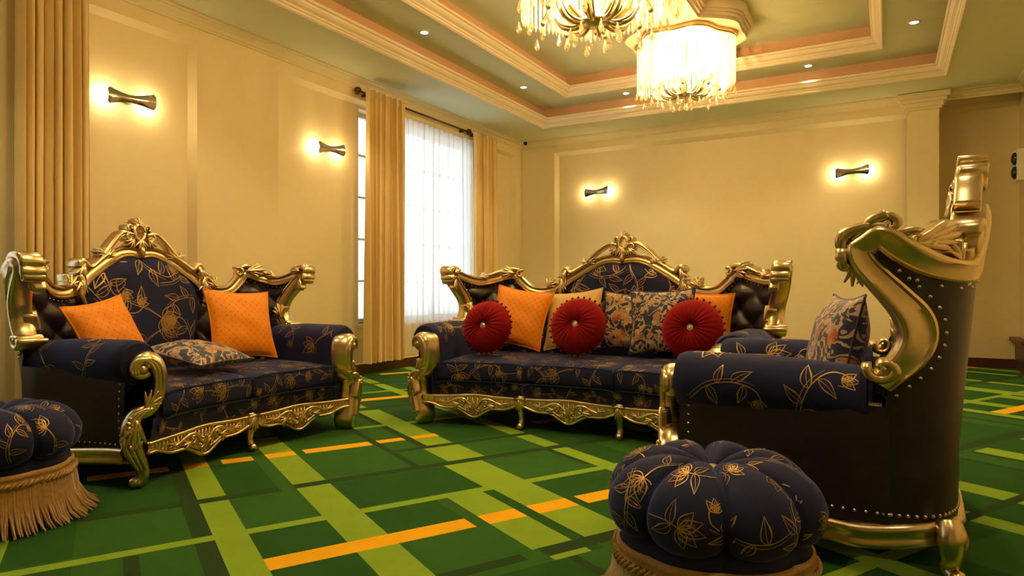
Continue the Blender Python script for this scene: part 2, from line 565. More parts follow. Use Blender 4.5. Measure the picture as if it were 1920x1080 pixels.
ring(cv, IX0 - 0.05, IX1 + 0.05, IY0 - 0.05, IY1 + 0.05, IX0, IX1, IY0, IY1, Z1 + 0.1, Z2 - Z1 - 0.1)
struct(cv.build('trim_4', M['peach'], smooth=False))

def rect_mould(name, x0, x1, y0, y1, prof, mat):
    """prof: (inward offset, z) polyline swept round a rectangle, mitred."""
    mb = MB()
    n = len(prof)
    for cx, cy, sx, sy in ((x0, y0, 1, 1), (x1, y0, -1, 1), (x1, y1, -1, -1), (x0, y1, 1, -1)):
        for e, z in prof:
            mb.v.append((cx + sx * e, cy + sy * e, z))
    for c in range(4):
        d = (c + 1) % 4
        for j in range(n):
            k = (j + 1) % n
            mb.face((c * n + j, d * n + j, d * n + k, c * n + k))
    return struct(mb.build(name, mat, smooth=False))
def tray_prof(z):
    return [(-0.01, z - 0.012), (0.0, z - 0.012), (0.015, z), (0.02, z + 0.015), (0.03, z + 0.02), (0.035, z + 0.035), (0.06, z + 0.05), (0.075, z + 0.07),
            (0.078, z + 0.085), (0.095, z + 0.09), (0.10, z + 0.10), (0.10, z + 0.112), (0.08, z + 0.115), (-0.01, z + 0.06)]
rect_mould('trim_5', TX0, TX1, TY0, TY1, tray_prof(ZS), M['mould'])
rect_mould('trim_6', IX0, IX1, IY0, IY1, tray_prof(Z1), M['mould'])
rect_mould('trim_7', XL, XR, YN, YB, [(-0.01, 3.13), (0.012, 3.13), (0.016, 3.145), (0.03, 3.15), (0.045, 3.175), (0.085, 3.195), (0.09, 3.205), (0.12, 3.208), (0.12, ZS + 0.01), (-0.01, ZS + 0.01)], M['wall'])
ac = MB()
ac.box(0.52, XR, YA - 0.05, YA, 3.10, 3.22); ac.box(0.52, XR, YA - 0.10, YA, 3.16, 3.22)
struct(ac.build('trim_8', M['wall'], smooth=False))

# plaster spine carrying the chandeliers
CX = -1.85
CH = [(4.51, 1.15), (6.96, 1.0), (2.06, 1.0)]
def spine_half(y, off):
    h = 0.27
    for cy, s in CH:
        R = 0.60 * (s if s < 1.1 else 1.08)
        dy = (y - cy) / R
        if abs(dy) < 1:
            a = math.acos(max(-1, min(1, dy)))
            h = max(h, R * math.sin(a) * (1 + 0.05 * math.cos(6 * a)))
    return h + off
sp_m = MB()
for off, z0, z1 in ((0.0, 3.545, 3.58), (0.025, 3.575, 3.61), (0.045, 3.605, 3.64), (0.07, 3.635, 3.73)):
    ys = [IY0 - 0.03 + (IY1 - IY0 + 0.06) * i / 260 for i in range(261)]
    poly = [(CX + spine_half(y, off), y) for y in ys] + [(CX - spine_half(y, off), y) for y in reversed(ys)]
    sp_m.prism(poly, z0, z1)
struct(auto(sp_m.build('trim_9', M['mould'])))

# baseboards
bb = MB(); bb.box(XL, XL + 0.018, YN, YB, 0, 0.11); bb.box(XL - PD, XL + 0.004, 4.415, 9.05, 0, 0.108)
struct(bb.build('baseboard_left', M['brown'], smooth=False))
bb = MB(); bb.box(XL, 0.2, YB - 0.018, YB + 0.07, 0, 0.11); bb.box(0.18, 0.54, YB - 0.12, YB, 0, 0.11)
struct(bb.build('baseboard_back', M['brown'], smooth=False))
bb = MB(); bb.box(0.52, XR, YA - 0.02, YA, 0, 0.11)
struct(bb.build('baseboard_alcove', M['brown'], smooth=False))
bb = MB(); bb.box(XR - 0.02, XR, YN, YA, 0, 0.11)
struct(bb.build('baseboard_right', M['brown'], smooth=False))
rl = MB(); rl.box(XR - 0.10, XR, 8.9, YA - 0.02, 0.335, 0.375); rl.box(XR - 0.045, XR, 8.9, YA - 0.02, 0.0, 0.335)
struct(rl.build('trim_10', M['brown'], smooth=False))

# windows
def window(n, W):
    y0, y1, z0, z1 = W
    fr = MB(); x0, x1 = XL - 0.26, XL - 0.20
    fr.box(x0, x1, y0, y0 + 0.05, z0, z1); fr.box(x0, x1, y1 - 0.05, y1, z0, z1)
    fr.box(x0, x1, y0 + 0.05, y1 - 0.05, z0, z0 + 0.05); fr.box(x0, x1, y0 + 0.05, y1 - 0.05, z1 - 0.05, z1)
    w = struct(fr.build('window_%d' % n, M['frame'], smooth=False))
    ny, nzz = 3, 5
    for k in range(1, ny):
        b = MB(); yy = y0 + (y1 - y0) * k / ny
        b.box(x0 + 0.01, x1 - 0.01, yy - 0.02, yy + 0.02, z0 + 0.05, z1 - 0.05); b.build('mullion', M['frame'], w, smooth=False)
    for k in range(1, nzz):
        b = MB(); zz = z0 + (z1 - z0) * k / nzz
        b.box(x0 + 0.015, x1 - 0.015, y0 + 0.05, y1 - 0.05, zz - 0.012, zz + 0.012); b.build('glazing_bar', M['frame'], w, smooth=False)
    for i in range(ny):
        for j in range(nzz):
            b = MB()
            b.box(x0 + 0.027, x0 + 0.033, y0 + (y1 - y0) * i / ny + 0.02, y0 + (y1 - y0) * (i + 1) / ny - 0.02,
                  z0 + (z1 - z0) * j / nzz + 0.012, z0 + (z1 - z0) * (j + 1) / nzz - 0.012)
            b.build('pane', M['glass'], w, smooth=False)
    s = MB(); s.box(XL - 0.26, XL - 0.06, y0 - 0.03, y1 + 0.03, z0 - 0.04, z0); s.build('window_sill', M['wall'], w, smooth=False)
window(1, W1)
window(2, W2)

# curtains: pleated sheets hung from rods
def curtain(name, label, x, y0, y1, z0, z1, pleats, amp, mat, seed, tail=0.0, light_part=None, cat='curtain'):
    rnd = random.Random(seed)
    phs = [rnd.uniform(0, 6.28) for _ in range(6)]
    root = thing(name, label, cat, (x, (y0 + y1) / 2, z0))
    c = MB()
    def fn(i, j):
        t = i; z = j * (z1 - z0)
        w = (t * pleats * 2 * PI)
        fl_ = 1 + 0.25 * (1 - j)
        a = amp * (0.75 + 0.35 * math.sin(phs[0] + t * 9) * (1 - j * 0.6))
        xo = a * math.sin(w + 0.5 * math.sin(w * 0.37 + phs[1]) + 0.25 * math.sin(3 * j + phs[2])) * fl_
        yo = (t - 0.5) * (y1 - y0) * (1 + 0.05 * (1 - j)) + 0.012 * math.sin(2 * w + phs[3])
        return (xo + tail * (1 - j) ** 2, yo, z)
    c.grid(fn, int(pleats * 14), 24, uvfn=lambda i, j: (i, j))
    c.build('drape', mat, root, recalc=False)
    h = MB()
    h.grid(lambda i, j: (1.12 * fn(i, 1)[0] + (0.004 if j < 1 else -0.004), fn(i, 1)[1], (z1 - z0) - 0.09 + 0.10 * j), int(pleats * 14), 1)
    h.build('heading_tape', mat, root, recalc=False)
    return root
curtain('drape_curtain', 'gold satin curtain hanging between the wall lamp and the sheer', -4.90, 5.47, 6.10, 0.13, 3.10, 7, 0.055, M['curtain'], 1)
curtain('drape_curtain', 'gold satin curtain hanging beside the room corner with the small camera', -4.93, 7.66, 8.28, 0.13, 3.08, 7, 0.05, M['curtain'], 2)
curtain('drape_curtain', 'wide gold satin curtain behind the two seat sofa, beside the crystal lit wall lamp', -4.90, 2.17, 2.62, 0.13, 3.12, 8, 0.045, M['curtain'], 3)
curtain('drape_curtain', 'curtain panel coloured pale for window backlight, hanging against the window behind the two seat sofa', -5.025, 1.60, 2.25, 0.13, 3.06, 2, 0.015, M['backlit'], 4)
curtain('sheer_curtain', 'white translucent sheer curtain with pleated heading over the bright window', -5.075, 6.02, 7.85, 0.15, 3.02, 17, 0.020, M['sheer'], 5, cat='sheer')
curtain('sheer_curtain', 'white translucent sheer over the window behind the two seat sofa', -5.06, 0.3, 1.55, 0.15, 3.02, 12, 0.022, M['sheer'], 6, cat='sheer')

def rod(name, label, x, y0, y1, z, ends):
    root = thing(name, label, 'curtain rod', (x, (y0 + y1) / 2, z))
    h = (y1 - y0) / 2
    b = MB(); b.tube([(0, -h, 0), (0, h, 0)], 0.012, 10); b.build('pole', M['bronze'], root)
    for s in ends:
        f = MB()
        f.lathe_pts((0, s * (h + 0.03), 0), [(0, -0.04), (0.018, -0.038), (0.022, -0.02), (0.036, -0.01), (0.04, 0.01), (0.03, 0.03), (0.012, 0.04), (0, 0.042)], 12, (1, 1, 1))
        for k in range(8):
            a = 2 * PI * k / 8
            f.ball((0.032 * math.cos(a), s * (h + 0.03), 0.032 * math.sin(a)), 0.012, 6, 4)
        f.build('finial', M['bronze'], root)
    for yy in (-h * 0.9, h * 0.9):
        k = MB(); k.box(-0.125, 0.0, yy - 0.012, yy + 0.012, -0.03, 0.0); k.build('bracket', M['bronze'], root, smooth=False)
rod('curtain_rod', 'dark bronze curtain rod with ball finials above the bright sheer', -4.99, 5.47, 7.60, 3.085, (-1, 1))
rod('curtain_rod', 'dark bronze rod end above the curtain by the room corner', -5.01, 7.73, 8.33, 3.085, (1,))
rod('curtain_rod', 'bronze curtain rod above the curtain behind the two seat sofa', -4.985, 0.1, 2.66, 3.12, (1,))

# ------------------------------------------------------------------ sconces
def bowtie(mb, L, h_end, h_mid, th):
    n = 24
    prof = []
    for i in range(n + 1):
        t = -1 + 2 * i / n
        hh = h_mid + (h_end - h_mid) * abs(t) ** 1.6
        if abs(t) > 0.9:
            hh *= math.sqrt(max(0.0, 1 - ((abs(t) - 0.9) / 0.1) ** 2 * 0.55))
        prof.append((t * L / 2, hh / 2, 0.035 * (1 - t * t)))
    for s in (0, 1):
        b = len(mb.v)
        for x, hh, bow in prof:
            for q in (-1, -0.5, 0, 0.5, 1):
                mb.v.append((x, -bow * 0 - (th if s else 0) - 0.02 * (abs(x) / (L / 2)) ** 2 - 0.012 * (1 - q * q), hh * q + 0.012 * x / L * 2))
        for i in range(n):
            for k in range(4):
                a = b + i * 5 + k
                mb.face((a, a + 5, a + 6, a + 1))
def sconce(loc, rz, label):
    root = thing('wall_sconce', label, 'wall lamp', loc, rz, None)
    p = MB(); bowtie(p, 0.37, 0.135, 0.058, 0.006)
    o = p.build('shade_plate', M['chrome'], root, recalc=False); o.location = (0, -0.075, 0)
    k = MB(); k.box(-0.05, 0.05, -0.07, 0.0, -0.022, 0.022); k.build('wall_bracket', M['chrome'], root, smooth=False)
    for s in (-1, 1):
        g = MB(); g.ball((s * 0.135, -0.055, 0), 0.014, 8, 6); g.build('bulb', M['bulb'], root)
        ld = bpy.data.lights.new('sconce_light', 'POINT'); ld.energy = SCONCE_W; ld.color = (1, 0.76, 0.40); ld.shadow_soft_size = 0.02
        lo = bpy.data.objects.new('sconce_light', ld); COL.objects.link(lo); lo.parent = root; lo.location = (s * 0.172, -0.055, 0)
# local -y points into the room
sconce((XL - PD, 3.0, 2.40), PI / 2, 'bow tie steel wall lamp glowing beside the wide gold curtain, reflecting crystals')
sconce((XL - PD, 5.10, 2.40), PI / 2, 'bow tie steel wall lamp next to the curtain with the rod finial')
sconce((-3.76, YB + 0.07, 2.38), 0, 'small pale bow tie wall lamp above the three seat sofa back, by the corner')
sconce((-0.38, YB + 0.07, 2.39), 0, 'dark bow tie wall lamp next to the wall column')

# ------------------------------------------------------------------ downlights
def downlight(x, y, label):
    root = thing('ceiling_downlight', label, 'downlight', (x, y, Z1 - 0.012), 0, 'recessed downlights in the ceiling tray')
    a = MB(); a.lathe([(0.035, 0.006), (0.048, 0.0), (0.052, 0.006), (0.052, 0.014)], 20); a.build('bezel', M['white'], root)
    b = MB(); b.lathe([(0.0, 0.004), (0.036, 0.004)], 20); b.build('lens', M['led'], root, recalc=False)
    ld = bpy.data.lights.new('downlight_spot', 'SPOT'); ld.energy = DOWN_W; ld.color = (1, 0.78, 0.44); ld.spot_size = 1.75; ld.spot_blend = 0.6; ld.shadow_soft_size = 0.03
    lo = bpy.data.objects.new('downlight_spot', ld); COL.objects.link(lo); lo.parent = root; lo.location = (0, 0, -0.01)
LBL = 'small round white downlight recessed in the stepped ceiling tray'
for x, y in ((-3.97, 7.32), (-3.97, 5.27), (-3.97, 3.22), (-3.97, 1.3), (-2.94, 8.2), (-0.78, 8.2), (0.22, 7.35), (0.22, 5.3), (0.22, 3.22), (0.22, 1.3)):
    downlight(x, y, LBL)

# ------------------------------------------------------------------ chandeliers
def lobed(a, R):
    return R * (1 + 0.07 * math.cos(6 * a))
drop_mesh = MB(); drop_mesh.lathe([(0, 0.055), (0.004, 0.05), (0.010, 0.03), (0.017, 0.008), (0.018, -0.004), (0.013, -0.018), (0.004, -0.026), (0, -0.027)], 8)
DROP = drop_mesh.mesh('crystal_drop', M['drop'], smooth=False)
pm = MB(); pm.lathe([(0, 0.0), (0.011, -0.012), (0.011, -0.46), (0.0, -0.49)], 6)
PRISM = pm.mesh('crystal_prism', M['crystal'], smooth=False)
def inst(name, me, parent, loc, rz=0, scale=1):
    o = bpy.data.objects.new(name, me); COL.objects.link(o); o.parent = parent; o.location = loc; o.rotation_euler = (0, 0, rz); o.scale = (scale,) * 3
    return o
def chandelier(y, s, label):
    root = thing('crystal_chandelier', label, 'chandelier', (CX, y, 3.545), 0)
    root.scale = (s, s, s)
    R = 0.47
    pl = MB()
    poly = [(lobed(2 * PI * k / 120, R + 0.02) * math.cos(2 * PI * k / 120), lobed(2 * PI * k / 120, R + 0.02) * math.sin(2 * PI * k / 120)) for k in range(120)]
    pl.prism(poly, -0.03, 0.0); auto(pl.build('ceiling_plate', M['gold'], root))
    n = 96
    for k in range(n):
        a = 2 * PI * k / n
        r = lobed(a, R)
        inst('crystal_prism', PRISM, root, (r * math.cos(a), r * math.sin(a), -0.03), a, 1.0)
    for k in range(40):
        a = 2 * PI * (k + 0.5) / 40
        r = lobed(a, R * 0.62)
        inst('crystal_prism', PRISM, root, (r * math.cos(a), r * math.sin(a), -0.03), a, 1.12)
    rg = MB(); rg.tube([(lobed(2 * PI * k / 72, R) * math.cos(2 * PI * k / 72), lobed(2 * PI * k / 72, R) * math.sin(2 * PI * k / 72), -0.035) for k in range(72)], 0.010, 6, closed=True)
    rg.build('hanging_ring', M['gold'], root)
    bw = MB(); bw.lathe([(0, -0.60), (0.02, -0.60), (0.09, -0.59), (0.10, -0.575), (0.085, -0.56), (0.04, -0.54), (0.02, -0.3), (0.015, -0.03)], 24)
    bw.build('centre_bowl', M['gold'], root)
    fn = MB(); fn.lathe([(0, -0.66), (0.008, -0.655), (0.012, -0.64), (0.006, -0.62), (0.014, -0.60)], 10); fn.build('finial', M['gold'], root)
    for k in range(8):
        a = 2 * PI * k / 8 + 0.2
        c, s_ = math.cos(a), math.sin(a)
        ar = MB()
        path = cr([(0.07, -0.575), (0.14, -0.60), (0.22, -0.58), (0.27, -0.51), (0.31, -0.49), (0.345, -0.53)], 5)
        ar.tube([(r * c, r * s_, z) for r, z in path], [0.018 - 0.010 * i / (len(path) - 1) for i in range(len(path))], 6)
        for q in (-1, 1):
            ar.tube([(r * c - q * s_ * 0.03 * math.sin(PI * i / (len(path) - 1)), r * s_ + q * c * 0.03 * math.sin(PI * i / (len(path) - 1)), z + 0.012) for i, (r, z) in enumerate(path)], [0.012 - 0.008 * i / (len(path) - 1) for i in range(len(path))], 5)
        leaf = cr([(0.10, -0.58), (0.20, -0.50), (0.25, -0.40), (0.33, -0.33)], 5)
        ar.tube([(r * c, r * s_, z) for r, z in leaf], [0.02, 0.026, 0.028, 0.028, 0.026, 0.026, 0.024, 0.022, 0.02, 0.018, 0.014, 0.012, 0.01, 0.008, 0.006, 0.004][:len(leaf)], 6)
        ar.ball((0.345 * c, 0.345 * s_, -0.54), 0.02, 8, 6)
        ar.build('leaf_arm', M['gold'], root)
    for k in range(8):
        a = 2 * PI * k / 8 + 0.2
        inst('crystal_drop', DROP, root, (0.345 * math.cos(a), 0.345 * math.sin(a), -0.62), a, 1.1)
        inst('crystal_drop', DROP, root, (0.16 * math.cos(a + .4), 0.16 * math.sin(a + .4), -0.67), a, 1.0)
    for k in range(24):
        a = 2 * PI * k / 24
        r = lobed(a, R) + (0.03 if k % 2 else -0.03)
        inst('crystal_drop', DROP, root, (r * math.cos(a), r * math.sin(a), -0.545 - 0.03 * (k % 3)), a, 1.0)
    for k in range(6):
        a = 2 * PI * k / 6 + 0.26
        bu = MB(); bu.lathe([(0, 0.0), (0.018, 0.01), (0.024, 0.04), (0.016, 0.075), (0, 0.10)], 10, (0.19 * math.cos(a), 0.19 * math.sin(a), -0.30)); bu.build('bulb', M['bulb'], root)
    for dz in (-0.22, -0.48):
        ld = bpy.data.lights.new('chandelier_light', 'POINT'); ld.energy = CHANDELIER_W * s / 2; ld.color = WARM; ld.shadow_soft_size = 0.16
        lo = bpy.data.objects.new('chandelier_light', ld); COL.objects.link(lo); lo.parent = root; lo.location = (0, 0, dz)
chandelier(CH[0][0], CH[0][1], 'large crystal chandelier with gold leaf arms and hanging teardrops')
chandelier(CH[1][0], CH[1][1], 'brightly glowing crystal prism chandelier nearer the wall with two lamps')

chandelier(CH[2][0], CH[2][1], 'unseen crystal chandelier added for foreground light, at the end of the plaster spine above the ottomans')  # out of view, added to the row to light the foreground

# small fixtures
root = thing('security_camera', 'tiny security camera with black lens in the ceiling corner', 'camera', (-4.86, 9.02, 3.22))
b = MB(); b.lathe([(0, 0), (0.05, 0), (0.05, -0.02), (0.035, -0.03), (0, -0.03)], 16); b.build('mount', M['white'], root)
b = MB(); b.ball((0.012, -0.02, -0.045), 0.032, 12, 8); b.build('lens_ball', M['black'], root)
root = thing('wall_speaker', 'white wall speaker with dark oval cones beyond the wall column', 'speaker', (XR, 8.92, 2.10))
b = MB(); b.box(-0.15, 0.0, -0.13, 0.13, 0, 0.33); b.build('cabinet', M['white'], root, smooth=False)
for z in (0.09, 0.24):
    b = MB(); b.lathe_pts((-0.15, -0.02, z), [(0, -0.055), (0.03, -0.05), (0.05, -0.02), (0.05, 0.02), (0.03, 0.05), (0, 0.055)], 16, (0.8, 1.5, 1.25)); b.build('cone', M['black'], root)

# ------------------------------------------------------------------ carving and print kits
def stroke(mb, pts, rad, mapf, d0, d1, n=None):
    """raised carved bar: pts in a 2-D domain, extruded from d0 (front, rounded) to d1 (back)."""
    if not hasattr(rad, '__len__'):
        rad = [rad] * len(pts)
    if len(rad) != len(pts):
        rad = [interp_list(rad, i / (len(pts) - 1)) for i in range(len(pts))]
    b = len(mb.v)
    N = len(pts)
    sec = ((-1, None), (-1, 0), (-0.75, 0.62), (0, 1.0), (0.75, 0.62), (1, 0), (1, None), (0.6, -.8), (-0.6, -.8))
    for i, p in enumerate(pts):
        q0, q1 = pts[max(i - 1, 0)], pts[min(i + 1, N - 1)]
        tx, ty = q1[0] - q0[0], q1[1] - q0[1]
        l = math.hypot(tx, ty) or 1
        nx, ny = -ty / l, tx / l
        for e, h in sec:
            d = d1 if h is None else (d1 + (-h) * rad[i] * .7 if h < 0 else d0 - h * rad[i])
            mb.v.append(tuple(mapf(p[0] + nx * e * rad[i], p[1] + ny * e * rad[i], d)))
    m = len(sec)
    for i in range(N - 1):
        for k in range(m):
            k2 = (k + 1) % m
            mb.face((b + i * m + k, b + i * m + k2, b + (i + 1) * m + k2, b + (i + 1) * m + k))
    mb.face([b + k for k in range(m)])
    mb.face([b + (N - 1) * m + k for k in range(m)][::-1])

def interp_list(l, t):
    x = t * (len(l) - 1)
    i = min(int(x), len(l) - 2)
    return l[i] + (l[i + 1] - l[i]) * (x - i)

def spiral(cx, cy, r0, r1, a0, a1, n=18):
    return [(cx + vlerp(r0, r1, i / n) * math.cos(vlerp(a0, a1, i / n)), cy + vlerp(r0, r1, i / n) * math.sin(vlerp(a0, a1, i / n))) for i in range(n + 1)]

def volute(mb, cx, cy, R, a0, turn, mapf, d0, d1, r=None):
    r = r or R * 0.26
    stroke(mb, spiral(cx, cy, R, R * 0.22, a0, a0 + turn), [r, r * 0.6], mapf, d0, d1)
    stroke(mb, [(cx - R * .18, cy), (cx, cy), (cx + R * .18, cy)], [R * .12, R * .24, R * .12], mapf, d0 - R * .15, d1)

def acanthus(mb, a, b, ang, L, mapf, d0, d1, n=5, spread=0.42, curl=0.5):
    for k in range(n):
        q = k - (n - 1) / 2
        aa = ang + q * spread
        l = L * (1 - 0.10 * abs(q))
        cu = curl * (q / max(1, (n - 1) / 2))
        pts = []
        x, y, h = a, b, ang + q * spread * 0.35
        for i in range(8):
            pts.append((x, y))
            h += (aa - h) * 0.3 + cu * 0.12
            x += math.cos(h) * l / 7; y += math.sin(h) * l / 7
        stroke(mb, pts, [L * 0.05, L * 0.10, L * 0.08, L * 0.03], mapf, d0 - 0.004 * (2 - abs(q)), d1)

def ribbon(mb, pts, wid, surf, lift=0.002):
    if not hasattr(wid, '__len__'):
        wid = [wid, wid]
    N = len(pts)
    b = len(mb.v)
    for i, p in enumerate(pts):
        q0, q1 = pts[max(i - 1, 0)], pts[min(i + 1, N - 1)]
        tx, ty = q1[0] - q0[0], q1[1] - q0[1]
        l = math.hypot(tx, ty) or 1
        w = interp_list(wid, i / (N - 1)) / 2
        for s in (-1, 1):
            mb.v.append(tuple(surf(p[0] - ty / l * w * s, p[1] + tx / l * w * s, lift)))
    for i in range(N - 1):
        a = b + 2 * i
        mb.face((a, a + 1, a + 3, a + 2))

def petal(L, W, bend=0.0):
    l, r = [], []
    for i in range(9):
        t = i / 8
        w = W * math.sin(PI * t ** 0.8) * (1 - 0.25 * t)
        x = L * t; y = bend * L * t * t
        l.append((x, y + w)); r.append((x, y - w))
    return l, r

def motif(rnd, kind):
    """list of (points, widths) in a unit frame."""
    out = []
    def rot(pts, a, ox=0, oy=0):
        c, s = math.cos(a), math.sin(a)
        return [(ox + x * c - y * s, oy + x * s + y * c) for x, y in pts]
    def flower(ox, oy, a, s, n=5):
        for k in range(n):
            q = k - (n - 1) / 2
            L = s * (0.52 - 0.05 * abs(q))
            l, r = petal(L, 0.13 * s, 0.25 * q / n)
            aa = a + q * 0.52
            out.append((rot(l, aa, ox, oy), (.02, .035, .015))); out.append((rot(r, aa, ox, oy), (.02, .03, .015)))
            for h in (0.35, -0.3):
                out.append((rot([(x, y + h * 0.1 * s * math.sin(PI * i / 8)) for i, (x, y) in enumerate([(L * (0.15 + 0.07 * j), 0.25 * q / n * L * (0.15 + .07 * j) ** 2) for j in range(9)])], aa, ox, oy), (.008, .022, .005)))
    def leafm(ox, oy, a, s):
        l, r = petal(0.5 * s, 0.12 * s, 0.35)
        out.append((rot(l, a, ox, oy), (.012, .04, .012))); out.append((rot(r, a, ox, oy), (.012, .025, .01)))
        out.append((rot([(0.5 * s * t / 6, 0.35 * 0.5 * s * (t / 6) ** 2) for t in range(7)], a, ox, oy), (.02, .008)))
    def stem(pts, w=(.03, .018)):
        out.append((cr(pts, 5), w))
    if kind == 0:
        flower(0.25, 0.3, rnd.uniform(0.3, 1.2), 1.0)
        stem([(0.25, 0.3), (0.05, 0.0), (-0.1, -0.35), (-0.35, -0.6), (-0.6, -0.62)])
        stem([(0.22, 0.27), (0.0, -0.03), (-0.16, -0.37), (-0.38, -0.66)], (.014, .01))
        leafm(-0.05, -0.2, 2.6, 0.8); leafm(-0.2, -0.45, -0.6, 0.7)
        stem([(-0.35, -0.6), (-0.5, -0.45), (-0.62, -0.5), (-0.58, -0.6)], (.02, .012))
    elif kind == 1:
        flower(-0.1, 0.15, 2.0, 0.9, 4)
        flower(0.35, -0.2, -0.4, 0.6, 4)
        stem([(-0.1, 0.15), (0.05, -0.1), (0.35, -0.2)]); stem([(0.05, -0.1), (0.0, -0.4), (-0.25, -0.6), (-0.45, -0.5), (-0.42, -0.38)])
        leafm(0.0, -0.4, -1.0, 0.7)
    elif kind == 2:
        stem([(-0.6, -0.5), (-0.2, -0.35), (0.1, 0.0), (0.2, 0.4), (0.05, 0.6), (-0.1, 0.5), (-0.04, 0.4)], (.02, .03, .012))
        stem([(-0.58, -0.56), (-0.16, -0.4), (0.16, -0.02), (0.27, 0.38)], (.012, .018, .008))
        for t, a, s in (((-0.2, -0.35), 1.9, .8), ((0.1, 0.0), 0.2, .8), ((0.16, 0.2), 2.6, .7), ((-0.05, -0.2), -0.6, .7)):
            leafm(t[0], t[1], a, s)
        flower(0.02, 0.5, 2.2, 0.5, 3)
    else:
        flower(0, 0.1, 1.57, 0.95, 5)
        leafm(0, -0.05, -0.5, 0.9); leafm(0, -0.05, -2.6, 0.9)
        stem([(0, 0.1), (0.03, -0.2), (-0.05, -0.6)])
    return out

def print_fabric(mb, surf, a0, a1, b0, b1, size, seed, spacing=1.0, inside=None):
    rnd = random.Random(seed)
    st = size * 1.12 * spacing
    na, nb = max(1, round((a1 - a0) / st)), max(1, round((b1 - b0) / st))
    for i in range(na):
        for j in range(nb):
            ca = a0 + (a1 - a0) * (i + 0.5 + rnd.uniform(-.16, .16)) / na
            cb = b0 + (b1 - b0) * (j + 0.5 + rnd.uniform(-.16, .16)) / nb
            ang = rnd.uniform(0, 2 * PI)
            c, s = math.cos(ang), math.sin(ang)
            S = size * rnd.uniform(0.72, 0.9)
            for pts, w in motif(rnd, rnd.choice((0, 0, 1, 2, 2, 3))):
                P = [(ca + (x * c - y * s) * S, cb + (x * s + y * c) * S) for x, y in pts]
                run = []
                for q in P + [None]:
                    ok = q is not None and a0 < q[0] < a1 and b0 < q[1] < b1 and (inside is None or inside(*q))
                    if ok:
                        run.append(q)
                    if (not ok) and run:
                        if len(run) > 2:
                            ribbon(mb, run, [x * S * 0.72 for x in w], surf)
                        run = []

def nails(mb, pts, nrm, r=0.007):
    for p, n in zip(pts, nrm):
        n = Vector(n).normalized(); p = Vector(p)
        x = n.orthogonal().normalized(); y = n.cross(x)
        b = len(mb.v)
        for k in range(6):
            a = PI * k / 3
            mb.v.append(tuple(p + (x * math.cos(a) + y * math.sin(a)) * r))
        for k in range(6):
            a = PI * k / 3
            mb.v.append(tuple(p + (x * math.cos(a) + y * math.sin(a)) * r * .65 + n * r * .6))
        mb.v.append(tuple(p + n * r * .85))
        for k in range(6):
            k2 = (k + 1) % 6
            mb.face((b + k, b + k2, b + 6 + k2, b + 6 + k)); mb.face((b + 6 + k, b + 6 + k2, b + 12))

